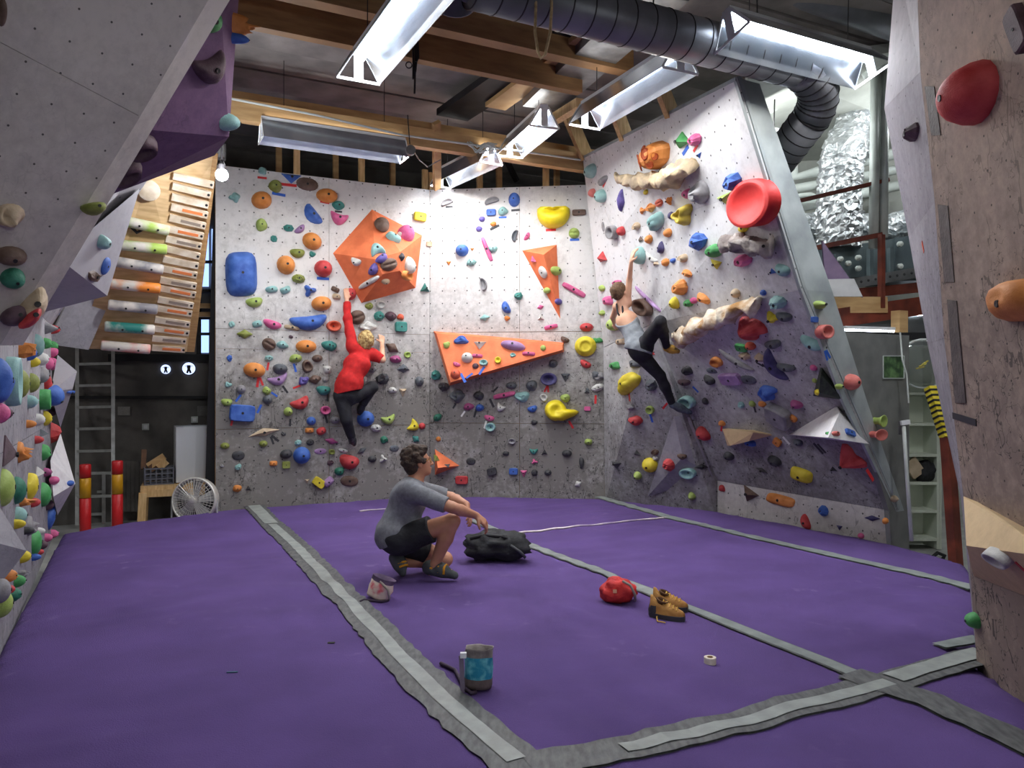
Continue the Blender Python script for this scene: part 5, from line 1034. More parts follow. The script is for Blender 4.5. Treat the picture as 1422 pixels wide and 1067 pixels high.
MB().lathe(fa, ax, [(R_, -.09), (R_+.008, -.08), (R_+.012, .02), (R_+.004, .035), (R_-.012, .03), (R_-.015, -.08)], 36).out('guard_ring', M_chr, r, fa, True)
for rr in (.05, .09, .13, .17, .21): MB().lathe(fa, ax, [(rr-.002, .045-rr*.06), (rr, .048-rr*.06), (rr+.002, .045-rr*.06)], 30).out('guard_wire', M_chr, r, fa)
for k in range(40):
    a = 2*math.pi*k/40; u = fx*math.cos(a)+fy*math.sin(a); MB().tube([fa+ax*.045+u*.03, fa+ax*.03+u*R_], .0032, 5).out('guard_wire', M_chr, r, fa)
for k in range(5):
    a = 2*math.pi*k/5; u = fx*math.cos(a)+fy*math.sin(a); w2 = ax.cross(u)
    MB().slab([fa+u*.04-w2*.03+ax*-.01, fa+u*.04+w2*.03+ax*-.04, fa+u*.22+w2*.10+ax*-.06, fa+u*.23-w2*.05+ax*-.01], .004).out('blade', M_alu, r, fa)
MB().lathe(fa, ax, [(.035, .03), (.035, .055), (.0, .06)], 16).out('hub', M_chr, r, fa); MB().lathe(fa, ax, [(.06, -.16), (.06, -.04), (.0, -.04)], 16).out('motor', M_darkin, r, fa)
for s in (-1, 1): MB().tube([fa+Vector((s*.26, 0, 0)), fa+Vector((s*.27, 0, -.33)), fa+Vector((s*.2, .1, -.36))], .012, 6).out('stand', M_alu, r, fa)
# radiator, sockets, notices, portholes
ra = fr(187, 665, .1); r = root('radiator', ra, 'old ribbed radiator behind the ladders on the rear wall', 'radiator')
for k in range(7): MB().bar(fr(166+k*6, 640, .12), fr(166+k*6, 710, .12), .05, .12, up=E1).out('rib', M_dark, r, ra)
for x, y, w, h, lab, c in ((172, 571, 17, 12, 'pale paper notice pinned on the rear wall by the ladder', (150, 148, 144)), (282, 571, 16, 14, 'dim paper notice by the wall edge behind the fridge', (112, 110, 108))):
    MB().slab([fr(x-w/2, y-h/2, .02), fr(x+w/2, y-h/2, .02), fr(x+w/2, y+h/2, .02), fr(x-w/2, y+h/2, .02)], .01, -E1).out('paper_notice', pmat('notice %d' % x, c, tuple(int(q*.9) for q in c), 40, .8), base=fr(x, y, .02), label=lab, cat='notice')
for x, y in ((202, 593), (270, 583)):
    b_ = fr(x, y, .03); r = root('wall_socket', b_, 'white wall socket '+('above the crate' if x < 230 else 'above the fridge'), 'socket'); MB().box(b_, E2, E1, Z, .09, .04, .09).out('plate', M_pipe, r, b_); MB().box(b_-E1*.025-Z*.0, E2, E1, Z, .05, .015, .05).out('socket_face', M_whmet, r, b_)
M_port = pmat('lit porthole', (190, 205, 245), emit=1.3)
for k, (x, y, R__) in enumerate(((230, 513, 6.5), (262, 512, 8.5))):
    b_ = fr(x, y, .02); r = root('porthole', b_, ('smaller round lit porthole with a dark figure in the rear wall', 'larger round lit porthole with a dark figure in the rear wall')[k], 'window')
    m_ = R__/FOC*b_.y; MB().lathe(b_, -E1, [(m_, 0), (m_, .01), (0, .01)], 22).out('pane', M_port, r, b_); MB().lathe(b_, -E1, [(m_, 0), (m_*1.12, 0), (m_*1.12, .02), (m_, .02)], 22).out('rim', M_darkin, r, b_)
    o_ = b_-E1*.014; MB().bar(o_-Z*m_*.75+E2*m_*-.25, o_+Z*m_*.1, m_*.3, .006, up=E1).bar(o_-Z*m_*.75+E2*m_*.3, o_+Z*m_*.1, m_*.3, .006, up=E1).bar(o_, o_+Z*m_*.55, m_*.55, .006, up=E1).bar(o_+Z*m_*.4-E2*m_*.6, o_+Z*m_*.4+E2*m_*.6, m_*.18, .006).out('figure_print', M_darkin, r, b_)
pipe([(312, 300, 9.6), (303, 350, 9.6), (298, 420, 9.6), (301, 520, 9.6), (300, 565, 9.6)], .010, 'thin pale cable hanging beside the back left wall edge', M_rope)
MB().slab([P(297, 262, 9.55), P(311, 262, 9.55), P(300, 706, 9.5), P(284, 706, 9.5)], .06).out('trim_3', M_darkin, kind='structure')

# ------------------------------------------------------------------ plywood training board with rungs
M_ply = pmat('birch ply', (216, 184, 138), (190, 156, 110), 5, .6, stretch=(1, 1, 6))
def cb_(u, v):      # u across 0..1, v up 0..1
    lo0, lo1 = P(110, 484, 8.55), P(270, 489, 9.0); hi0, hi1 = P(196, 206, 7.75), P(303, 214, 8.2); return lerp(lerp(lo0, lo1, u), lerp(hi0, hi1, u), v)
bc = cb_(.5, .5); bn_ = poly_n([cb_(0, 0), cb_(1, 0), cb_(1, 1), cb_(0, 1)]); bn_ = bn_ if bn_.dot(CAMP-bc) > 0 else -bn_
brd = root('training_board', bc, 'leaning plywood finger training board with rows of rungs and round bars', 'board')
MB().slab([cb_(0, 0), cb_(1, 0), cb_(1, 1), cb_(0, 1)], .04, bn_).out('plywood', M_ply, brd, bc); MB().slab([cb_(.93, 0)+bn_*.003, cb_(1, 0)+bn_*.003, cb_(1, 1)+bn_*.003, cb_(.93, 1)+bn_*.003], .002, bn_).out('edge_board', M_rawply, brd, bc)
M_rung = pmat('chalky rung', (232, 218, 198), (204, 184, 156), 9, .7)
def bu(px, py):     # pixel onto the board plane
    return isect(px, py, bc, bn_)
rungs = [(240, 243, 296, 256, 0), (239, 257, 292, 270, 0), (238, 272, 289, 284, 0), (237, 286, 288, 298, 1), (235, 301, 285, 313, 2), (231, 316, 282, 327, 1), (230, 330, 279, 341, 2), (228, 343, 277, 355, 0), (226, 358, 275, 368, 0), (224, 371, 273, 381, 1), (222, 387, 272, 396, 2), (221, 398, 271, 408, 1), (219, 414, 268, 423, 2), (217, 426, 266, 434, 1), (215, 442, 263, 449, 2), (213, 454, 262, 461, 1), (211, 468, 258, 472, 2), (211, 481, 257, 484, 1)]
for i, (x0, y0, x1, y1, k) in enumerate(rungs):
    p, q = bu(x0, y0)+bn_*.025, bu(x1, y1)+bn_*.025
    o = MB().bar(p, q, .07, .05, up=bn_).out('rung', M_rung, brd, bc)
    if k: a, b_ = lerp(p, q, .3), lerp(p, q, .85); MB().bar(a+bn_*.027, b_+bn_*.027, .03, .004, up=bn_).out('grip_mark', pmat('orange mark', (232, 132, 74), rough=.6) if k == 1 else pmat('grey mark', (150, 134, 120), rough=.6), o, bc)
    MB().lathe(lerp(p, q, .94)+bn_*.022, bn_, [(.016, 0), (.014, .006), (0, .006)], 8).out('screw', M_bolt, o, bc)
bars_ = [(170, 304, 234, 318, 'li', 'lime'), (162, 337, 231, 344, 'li', 'lime'), (158, 360, 226, 372, 'gy', ''), (152, 391, 222, 398, 'or', 'orange'), (150, 420, 218, 427, 'gy', ''), (145, 450, 214, 455, 'tl', 'green'), (140, 476, 208, 482, 'co', 'coral')]
for x0, y0, x1, y1, c_, l_ in bars_:
    p, q = bu(x0, y0)+bn_*.06, bu(x1, y1)+bn_*.06; pal = PAL[c_][1]
    MB().tube([p, lerp(p, q, .03), lerp(p, q, .97), q], [.048, .057, .057, .050], 14).out('round_bar', pmat('bar paint '+c_, (222, 214, 204), pal, 4, .6, lo=.42, hi=.6), brd, bc, True)
    for t_ in (.35, .75): MB().lathe(lerp(p, q, t_)+bn_*.062, bn_, [(.012, 0), (.010, .008), (0, .008)], 8).out('screw', M_bolt, brd, bc)
q = bu(206, 262)+bn_*.06; r_ = MB().lathe(q, bn_, [(.10, -.05), (.11, .02), (.10, .03), (0, .012)], 24).out('round_pad', M_rung, brd, bc, True)
q = bu(190, 317)+bn_*.02; MB().tube([q-E2*.06+Z*.02, q-Z*.04, q+E2*.06+Z*.0, q+E2*.02+Z*.04], .018, 8).out('strap_loop', M_darkin, brd, bc)

# ------------------------------------------------------------------ things hanging from the beams
hp = P(575, 60, 6.9); r = root('hanging_straps', hp, 'black straps dangling from the brown timber beam', 'strap')
for dx, y1 in ((-2, 110), (1, 130), (3, 100), (5, 86)): MB().tube([P(575+dx, 50, 7.0), P(576+dx, 80, 6.97), P(575+dx*.6, y1, 6.95)], .010, 6).out('strap', M_darkin, r, hp)
MB().lathe(P(568, 91, 6.85), (0, -1, 0), [(.03, 0), (.022, .01), (.03, .02)], 12).out('ring', M_darkin, r, hp)
hp = P(569, 205, 8.7); r = root('pulley', hp, 'small steel pulley on a cord under the long timber beam', 'pulley')
MB().tube([P(566, 160, 8.75), P(569, 200, 8.7)], .006, 6).out('cord', M_darkin, r, hp); MB().lathe(P(570, 209, 8.7), (.3, -1, 0), [(.0, -.03), (.055, -.03), (.05, 0), (.055, .03), (0, .03)], 16).out('wheel', M_galv, r, hp)
MB().tube([P(572, 206, 8.7), P(582, 222, 8.9), P(594, 232, 9.2), P(604, 226, 9.1), P(612, 222, 9.1)], .007, 6).out('cord', M_galv, r, hp)
ch = P(672, 205, 9.1); r = root('cable_bundle', ch, 'tangle of white cables tucked under the long beam', 'cable')
rg = random.Random(5)
for k in range(6): MB().tube([P(652+rg.uniform(-3, 3), 198+rg.uniform(-2, 4), 9.1), P(664+rg.uniform(-4, 4), 208+rg.uniform(-5, 5), 9.05), P(676+rg.uniform(-4, 4), 204+rg.uniform(-6, 6), 9.0), P(688+rg.uniform(-4, 4), 202+rg.uniform(-3, 6), 9.0)], .009, 6).out('cable', M_pipe, r, ch)
MB().tube([P(320, 137, 7.95), P(440, 160, 8.3), P(560, 188, 8.75), P(700, 207, 9.2), P(806, 222, 9.75)], .012, 6).out('conduit', M_pipe, base=P(320, 137, 7.95), label='thin pale conduit running along under the long timber beam', cat='pipe')
bx = P(305, 211, 9.0); r = root('junction_box', bx, 'pale framed box above the dazzling flood lamp', 'box'); MB().box(bx, E2, E1, Z, .13, .08, .18).out('casing', M_galv, r, bx); MB().box(bx-E1*.045, E2, E1, Z, .09, .01, .14).out('front_glass', M_pipe, r, bx)

# ------------------------------------------------------------------ things lying on the mat
gz = lambda px, py: (lambda p: Vector((p.x, p.y, mh(p.x, p.y))))(G(px, py))
def fabric_bag(name, px, py, w, d_, h, mat, label, cat, seed, amp=.3, fr_=2.6):
    b = gz(px, py); s = b.y/FOC; c = b+Vector((0, d_/2, h*s*.5)); v = []; f = []; nu, nv = 30, 18; rad = (w*s/2, d_/2, h*s*.55)
    for i in range(nv+1):
        th = math.pi*i/nv
        for k in range(nu):
            a = 2*math.pi*k/nu; q = Vector((math.sin(th)*math.cos(a), math.sin(th)*math.sin(a), math.cos(th)))
            r_ = 1+amp*noise.noise(q*fr_+Vector((seed*3.3, 1, 0)))+amp*.45*noise.noise(q*fr_*2.6+Vector((0, seed*1.7, 2)))+amp*.25*abs(noise.noise(q*fr_*6))
            p = c+Vector((q.x*rad[0], q.y*rad[1], q.z*rad[2]))*r_; p.z = max(p.z, b.z-.002); v.append(p)
    for i in range(nv):
        for k in range(nu): a = i*nu+k; b2 = i*nu+(k+1) % nu; f.append([a, a+nu, b2+nu, b2])
    return add(name, v, f, mat, base=b, smooth=True, label=label, cat=cat), b, s
o, b, s = fabric_bag('gear_bag', 689, 786, 92, .34, 40, M_blackcl, 'black crumpled gear bag lying right of the crouching man', 'bag', 2, .3)
MB().tube([b+Vector((-.22, .1, .19)), b+Vector((-.1, .08, .225)), b+Vector((.05, .06, .215)), b+Vector((.18, .08, .17))], .014, 8).out('strap', M_darkin, o, b, True); MB().tube([b+Vector((.12, .02, .15)), b+Vector((.2, .0, .1)), b+Vector((.24, .02, .05))], .013, 8).out('strap', pmat('grey strap', (70, 72, 76), rough=.7), o, b, True)
MB().box(b+Vector((-.03, .09, .222)), Vector((1, 0, 0)), Vector((0, 1, 0)), Z, .02, .01, .012).out('buckle', M_pipe, o, b)
M_redcl = pmat('red ripstop', (214, 50, 46), (178, 36, 40), 12, .75, bump=.35, bscale=40)
o, b, s = fabric_bag('stuff_sack', 861, 842, 50, .20, 32, M_redcl, 'red cloth sack lying by the seam tape beside the brown shoes', 'bag', 7, .22, 2.2)
MB().tube([b+Vector((.02, .02, .165)), b+Vector((.07, .0, .14)), b+Vector((.10, -.01, .08)), b+Vector((.105, .02, .03))], .009, 8).out('drawcord', pmat('grey cord', (150, 140, 132), rough=.8), o, b, True); MB().box(b+Vector((-.035, .0, .10)), Vector((1, 0, 0)), Vector((0, .3, .95)), Vector((0, -.95, .3)), .025, .025, .012).out('print_patch', pmat('tan patch', (206, 150, 120), rough=.8), o, b)
# chalk bags
def chalk_bag(px, py, w, h, tilt, cols, label, name='chalk_bag'):
    b = gz(px, py); s = b.y/FOC; R_ = w*s/2; H = h*s; ax_ = Vector((tilt[0], tilt[1], 1)).normalized(); r = root(name, b, label, 'chalk bag')
    base_ = b+Vector((0, R_, .004)); n = 24
    def band(nm, prof, mat):
        x = ax_.orthogonal().normalized(); y = ax_.cross(x); mb = MB(); mb.lathe(base_, ax_, prof, n)
        mb.v = [v+Vector((noise.noise(v*22), noise.noise(v*22+Vector((3, 0, 0))), 0))*.012 for v in mb.v]
        for v in mb.v: v.z = max(v.z, b.z)
        mb.out(nm, mat, r, b, True)
    band('bag_base', [(0, 0), (R_*.92, .004), (R_*1.0, H*.12), (R_*1.0, H*.26)], cols[0]); band('bag_side', [(R_*1.0, H*.26), (R_*1.04, H*.5), (R_*.98, H*.78)], cols[1])
    band('bag_collar', [(R_*.98, H*.78), (R_*.97, H*.96), (R_*1.0, H), (R_*.9, H*.98), (R_*.8, H*.8), (R_*.3, H*.62), (0, H*.6)], cols[2]); return r, b, R_, H, ax_
M_tealp = pmat('teal print', (26, 128, 156), (120, 196, 206), 16, .8, lo=.42, hi=.62, bump=.2); M_taup = pmat('taupe cloth', (112, 98, 94), (88, 76, 76), 14, .85, bump=.2); M_grycl = pmat('chalky grey cloth', (150, 142, 138), (110, 102, 100), 18, .85, bump=.2)
r, b, R_, H, ax_ = chalk_bag(663, 964, 40, 56, (.02, .12), (M_taup, M_tealp, M_grycl), 'teal and grey chalk bag standing beside the wide seam tape')
xl = b+Vector((-R_*1.0, R_*.6, 0)); MB().bar(xl+Vector((-.002, -.02, .0)), xl+Vector((-.012, -.01, H*.9)), .022, .006, up=Vector((0, 1, 0))).out('strap', pmat('lilac strap', (120, 108, 128), rough=.8), r, b); MB().box(xl+Vector((0, -.02, H*.93)), Vector((1, 0, 0)), Vector((0, 1, 0)), Z, .03, .02, .025).out('buckle', M_whmet, r, b)
bt = [gz(648, 962), gz(640, 950), gz(632, 935), gz(622, 930), gz(612, 925)]; MB().tube([p+Z*.012 for p in bt], .010, 8).out('belt', pmat('dark purple webbing', (58, 42, 62), rough=.8), r, b, True)
bt = [gz(650, 962), gz(655, 966), gz(661, 964)]; MB().tube([p+Z*.012 for p in bt], .010, 8).out('belt', pmat('dark purple webbing', (58, 42, 62)), r, b, True)
M_pinkp = pmat('cream and pink print', (226, 206, 190), (226, 110, 120), 9, .8, lo=.48, hi=.56, bump=.2)
r, b, R_, H, ax_ = chalk_bag(521, 836, 33, 30, (.35, .1), (M_pinkp, M_pinkp, pmat('purple grey cloth', (104, 84, 112), (76, 62, 84), 14, .85)), 'cream and pink chalk bag tipped over by the crouching man\'s rear foot')
bt = [gz(540, 832), gz(530, 836), gz(518, 837), gz(506, 836), gz(500, 838)]; MB().tube([p+Z*.010 for p in bt], .008, 8).out('belt', pmat('dark purple webbing', (58, 42, 62)), r, b, True)
MB().tube([b+Vector((.03, .02, H*.9)), b+Vector((.09, .0, H*.55)), b+Vector((.10, -.01, .02))], .009, 8).out('drawcord', pmat('grey cord', (150, 140, 132)), r, b, True)
# tape roll
b = gz(986, 922); r = root('tape_roll', b, 'small white roll of finger tape standing alone on the mat', 'tape roll'); MB().lathe(b, Z, [(.032, 0), (.032, .035), (.016, .035), (.016, .0), (.032, 0)], 24).out('roll', pmat('white finger tape', (224, 214, 198), (206, 196, 180), 30, .8), r, b); MB().lathe(b+Z*.001, Z, [(.0162, 0), (.0162, .036), (.0135, .036), (.0135, 0)], 20).out('core', pmat('card core', (150, 120, 92), rough=.8), r, b)
# climbing shoes
M_suede = pmat('tan suede', (190, 140, 74), (158, 110, 54), 14, .85, bump=.2); M_rub = pmat('dark rubber', (46, 46, 52), (60, 60, 66), 9, .6); M_lace = pmat('yellow lace', (206, 164, 72), rough=.8)
def shoe(heel, toe, label, seed, mats=(M_suede, M_rub)):
    d = toe-heel; L = d.length; d.normalize(); sd = d.cross(Z).normalized(); b = (heel+toe)/2; r = root('climbing_shoe', b, label, 'shoe')
    def W(t): return (.034+.016*math.sin(math.pi*min(1, t*1.15))**1.0+.006*t)*(1 if t < .8 else math.sqrt(max(.06, 1-((t-.8)/.21)**2)))
    def Ht(t): return .088*(1-t)**.9+.034 if t < .95 else .03
    v = []; f = []; n = 12; m = 14
    for i in range(m+1):
        t = i/m; w = W(t); h = Ht(t)
        for k in range(n+1):
            a = math.pi*k/n; v.append(heel+d*(L*t)+sd*(w*math.cos(a)*(1-.12*math.sin(a)))+Z*(.02+h*math.sin(a)**.8*(1 if not .08 < t < .42 or math.sin(a) < .75 else .82)))
    for i in range(m):
        for k in range(n): a = i*(n+1)+k; f.append([a, a+1, a+n+2, a+n+1])
    f.append([k for k in range(n+1)][::-1]); f.append([m*(n+1)+k for k in range(n+1)])
    add('upper', v, f, mats[0], r, b, True)
    sole = [heel+d*(L*t)+sd*s_*(W(t)+.006) for s_ in (1,) for t in [i/14 for i in range(15)]]+[heel+d*(L*t)-sd*(W(t)+.006) for t in [i/14 for i in range(14, -1, -1)]]
    MB().slab([p+Z*.034 for p in sole], .034, Z).out('sole', mats[1], r, b)
    hc = MB().lathe(heel+d*.03+Z*.03, Vector((0, 0, 1)), [(.045, -.02), (.047, .02), (.04, .05)], 14); hc.out('heel_cap', mats[1], r, b, True)
    MB().lathe(heel+d*.07+Z*.103, Z+d*.35, [(.036, 0), (.040, .012), (.033, .016), (.028, 0), (.02, -.03), (0, -.035)], 16).out('collar', pmat('shoe lining', (92, 62, 34), rough=.9), r, b, True)
    for k in range(5):
        t = .38+.1*k; c_ = heel+d*(L*t)+Z*(.024+Ht(t)*.98); MB().tube([c_-sd*.026-Z*.012, c_+Z*.004, c_+sd*.026-Z*.012], .0035, 5).out('lace', M_lace, r, b)
    return r, b
r, b = shoe(gz(904, 857), gz(951, 863), 'tan and black climbing shoe in front, its lace trailing on the mat', 1)
MB().tube([gz(918, 856)+Z*.11, gz(917, 858)+Z*.06, gz(912, 862)+Z*.01, gz(913, 867)+Z*.008, gz(924, 869)+Z*.008], .004, 6).out('lace', M_lace, r, b, True)
shoe(gz(908, 845), gz(955, 851), 'tan and grey climbing shoe behind its pair, on the seam tape', 2)
b_ = gz(460, 893); MB().bar(b_+Vector((-.02, 0, .004)), b_+Vector((.02, 0, .004)), .02, .004).out('tape_scrap', pmat('dark scrap', (44, 42, 40), rough=.8), base=b_, label='tiny dark scrap of tape on the mat left of the wide seam', cat='tape')
b_ = gz(323, 936); MB().bar(b_+Vector((-.03, 0, .004)), b_+Vector((.025, .005, .004)), .012, .003).out('tape_scrap', pmat('teal scrap', (58, 92, 116), rough=.8), base=b_, label='thin bluish scrap of tape on the open mat', cat='tape')
# ------------------------------------------------------------------ people: each body is one continuous surface grown from a distance field
def surface_nets(D, org, res):
    S = D < 0; nx, ny, nz = D.shape
    c = [S[i:nx-1+i, j:ny-1+j, k:nz-1+k] for i in (0, 1) for j in (0, 1) for k in (0, 1)]
    tot = sum(x.astype(np.int8) for x in c); act = (tot > 0) & (tot < 8); I, J, K = np.nonzero(act)
    ids = -np.ones(act.shape, np.int64); ids[I, J, K] = np.arange(len(I))
    acc = np.zeros((len(I), 3)); cnt = np.zeros(len(I))
    offs = [(i, j, k) for i in (0, 1) for j in (0, 1) for k in (0, 1)]
    for a in offs:
        for ax in range(3):
            if a[ax]: continue
            b = list(a); b[ax] = 1
            da = D[I+a[0], J+a[1], K+a[2]]; db = D[I+b[0], J+b[1], K+b[2]]; m = (da < 0) != (db < 0)
            t = np.where(m, da/np.where(m, da-db, 1), 0); p = np.array(a, float)[None, :].repeat(len(I), 0); p[:, ax] += t
            acc[m] += p[m]; cnt[m] += 1
    V = org+res*(np.stack([I, J, K], 1)+acc/np.maximum(cnt, 1)[:, None]); F = []
    for ax in range(3):
        sl0 = [slice(None)]*3; sl1 = [slice(None)]*3; sl0[ax] = slice(0, -1); sl1[ax] = slice(1, None)
        A, B = S[tuple(sl0)], S[tuple(sl1)]; e = A != B; i, j, k = np.nonzero(e); q = [i, j, k]; u, v = [x for x in range(3) if x != ax]
        ok = (q[u] > 0) & (q[v] > 0) & (q[u] < D.shape[u]-1) & (q[v] < D.shape[v]-1); q = [x[ok] for x in q]; fl = A[e][ok]
        def at(du, dv):
            w = [x.copy() for x in q]; w[u] -= du; w[v] -= dv; return ids[w[0], w[1], w[2]]
        f = np.stack([at(1, 1), at(0, 1), at(0, 0), at(1, 0)], 1)
        if ax == 1: fl = ~fl
        f[~fl] = f[~fl][:, ::-1]; F.append(f[(f >= 0).all(1)])
    return V, np.concatenate(F)
class Sdf:
    def __init__(s): s.p = []
    def cap(s, a, b, ra, rb, k=.02, cut=None): s.p.append(('c', Vector(a), Vector(b), ra, rb, k, cut)); return s
    def ell(s, c, r, ax=None, k=.02, op=1): s.p.append(('e', Vector(c), r, ax or (Vector((1, 0, 0)), Vector((0, 1, 0)), Vector((0, 0, 1))), k, op)); return s
    def build(s, res, noise_amp=0, clip=(), infl=0.0, seed=0, nfr=16):
        lo = np.full(3, 1e9); hi = -lo
        for p in s.p:
            for q, r in (((p[1], p[3]), (p[2], p[4])) if p[0] == 'c' else ((p[1], max(p[2])),)): lo = np.minimum(lo, np.array(q)-r-.04-infl); hi = np.maximum(hi, np.array(q)+r+.04+infl)
        n = np.ceil((hi-lo)/res).astype(int)+1; D = np.full(n, .5, np.float32); ax = [(lo[i]+res*np.arange(n[i])).astype(np.float32) for i in range(3)]
        for p in s.p:
            if p[0] == 'c': a, b = np.array(p[1]), np.array(p[2]); r = max(p[3], p[4]); k = p[5]; l_, h_ = np.minimum(a, b), np.maximum(a, b)
            else: a = np.array(p[1]); r = max(p[2]); k = p[4]; l_ = h_ = a
            m = r+k+infl+3*res; i0 = np.maximum(0, np.floor((l_-m-lo)/res).astype(int)); i1 = np.minimum(n, np.ceil((h_+m-lo)/res).astype(int)+1)
            sl = tuple(slice(x, y) for x, y in zip(i0, i1)); X = ax[0][sl[0]][:, None, None]; Y = ax[1][sl[1]][None, :, None]; Q = ax[2][sl[2]][None, None, :]
            if p[0] == 'c':
                d = b-a; L2 = max(1e-9, d.dot(d)); tr = ((X-a[0])*d[0]+(Y-a[1])*d[1]+(Q-a[2])*d[2])/L2; t = np.clip(tr, 0, 1)
                dd = np.sqrt((X-a[0]-t*d[0])**2+(Y-a[1]-t*d[1])**2+(Q-a[2]-t*d[2])**2)-(p[3]+(p[4]-p[3])*t)-infl
                if p[6]: dd = np.maximum(dd, (tr-p[6])*math.sqrt(L2))
            else:
                U = [(X-a[0])*u.x+(Y-a[1])*u.y+(Q-a[2])*u.z for u in p[3]]; rr = p[2]
                dd = (np.sqrt(sum((U[i]/(rr[i]+infl))**2 for i in range(3)))-1)*(min(rr)+infl)
            o = D[sl]
            if p[0] == 'e' and p[5] < 0: D[sl] = np.maximum(o, -dd)
            else:
                h = np.maximum(k-np.abs(o-dd), 0)/k if k > 0 else 0; D[sl] = np.minimum(o, dd)-h*h*k*.25
        X = ax[0][:, None, None]; Y = ax[1][None, :, None]; Q = ax[2][None, None, :]
        if noise_amp:
            D += noise_amp*(np.sin(nfr*X+2.1*np.sin(nfr*.7*Q+seed)+seed)*np.sin(nfr*1.3*Q+1.7*np.sin(nfr*.8*Y)+2*seed)+.6*np.sin(nfr*2.3*Y+nfr*1.9*Q+2*np.sin(nfr*X)))
        for c, nn in clip: D = np.maximum(D, (X-c[0])*nn[0]+(Y-c[1])*nn[1]+(Q-c[2])*nn[2])
        return surface_nets(D, lo, res)
def limb_hand(S, wrist, d, palm, curl, thumb, sc=1.0, spread=.0):
    """palm, four unequal bent fingers and a thumb off its side; d = wrist to knuckles, palm = the way the palm faces"""
    d = Vector(d).normalized(); palm = Vector(palm); palm = (palm-d*palm.dot(d)).normalized(); u = d.cross(palm)*thumb; w = Vector(wrist)
    for x in (-.028, -.009, .010, .028): S.cap(w+d*.012*sc+u*x*.6*sc, w+d*.085*sc+u*x*sc, .016*sc, .0125*sc, .012)
    for x, L, c_ in ((.031, .070, 0), (.011, .080, .1), (-.010, .074, .15), (-.030, .058, .25)):
        p = w+d*.088*sc+u*x*sc; a = curl*.5+c_*.3; dr = d
        for k, (seg, r0, r1) in enumerate(((.44, .0098, .0090), (.31, .0090, .0082), (.25, .0082, .0068))):
            th = a*(k+.6); dr = (d*math.cos(th)+palm*math.sin(th)+u*x*spread*8).normalized(); q = p+dr*L*seg*sc*1.15; S.cap(p, q, r0*sc, r1*sc, .004); p = q
    p = w+d*.028*sc+u*.030*sc; q = p+(d*.55+u*.65+palm*.35).normalized()*.036*sc; S.cap(p, q, .014*sc, .011*sc, .01); S.cap(q, q+(d*.85+u*.15+palm*.5).normalized()*.032*sc, .0105*sc, .008*sc, .004)
def headset(S, c, f, u, neck, sc=1.0):
    """skull, jaw, nose, brow, lips, ears; returns its axes"""
    f = Vector(f).normalized(); u = Vector(u); u = (u-f*u.dot(f)).normalized(); r = f.cross(u); c = Vector(c); A = (f, r, u); g = lambda x, y, z: c+(f*x+r*y+u*z)*sc
    S.ell(g(-.012, 0, .028), (.094*sc, .074*sc, .088*sc), A, .02); S.ell(g(.022, 0, -.03), (.066*sc, .058*sc, .082*sc), A, .03); S.ell(g(.062, 0, -.088), (.022*sc, .026*sc, .020*sc), A, .025)
    S.cap(g(.084, 0, .012), g(.108, 0, -.028), .009*sc, .0125*sc, .012); S.ell(g(.100, .009, -.033), (.010*sc, .008*sc, .007*sc), A, .008); S.ell(g(.100, -.009, -.033), (.010*sc, .008*sc, .007*sc), A, .008)
    S.cap(g(.078, .03, .022), g(.078, -.03, .022), .010*sc, .010*sc, .012); S.ell(g(.085, 0, -.058), (.011*sc, .022*sc, .006*sc), A, .006); S.ell(g(.083, 0, -.069), (.010*sc, .019*sc, .006*sc), A, .006)
    for s in (-1, 1):
        S.ell(g(.082, .031*s, .006), (.012*sc, .015*sc, .009*sc), A, 0, -1); S.ell(g(-.004, .076*s, -.008), (.018*sc, .008*sc, .031*sc), A, .008); S.ell(g(.0, .085*s, -.004), (.009*sc, .006*sc, .017*sc), A, 0, -1)
    S.cap(neck, g(-.012, 0, -.05), .056*sc, .050*sc, .03); return g, A
def person(name, base, S, res, mat, label):
    V, F = S.build(res); b = Vector(base)
    me = bpy.data.meshes.new(name); me.from_pydata((V-np.array(b)).tolist(), [], F.tolist()); me.materials.append(mat); me.polygons.foreach_set('use_smooth', [True]*len(me.polygons)); me.update()
    o = put(name, me, None, b); o['label'] = label; o['category'] = 'person'; return o
def wear(name, S, res, mat, par, smooth=True, **kw):
    V, F = S.build(res, **kw); b = par.location; me = bpy.data.meshes.new(name); me.from_pydata((V-np.array(b)).tolist(), [], F.tolist()); me.materials.append(mat); me.polygons.foreach_set('use_smooth', [smooth]*len(me.polygons)); me.update()
    return put(name, me, par)
def eyes(par, g, A, sc=1.0):
    for s in (-1, 1):
        m_ = MB().lathe(g(.068, .031*s, .006), A[0], [(.0, -.012), (.011, -.006), (.0125, 0), (.011, .006), (.0, .0125)], 12); e = m_.out('eye', pmat('eye white', (222, 216, 208), rough=.3), par, par.location, True)
        MB().lathe(g(.0745, .031*s, .006), A[0], [(.0058, 0), (.005, .0055), (.0, .0063)], 10).out('iris', pmat('iris', (42, 30, 24), rough=.2), e, par.location, True)
M_skin = pmat('tanned skin', (196, 142, 112), (178, 122, 94), 9, .55, bump=.03); M_skin2 = pmat('fair skin', (226, 178, 148), (212, 160, 130), 9, .55, bump=.03)

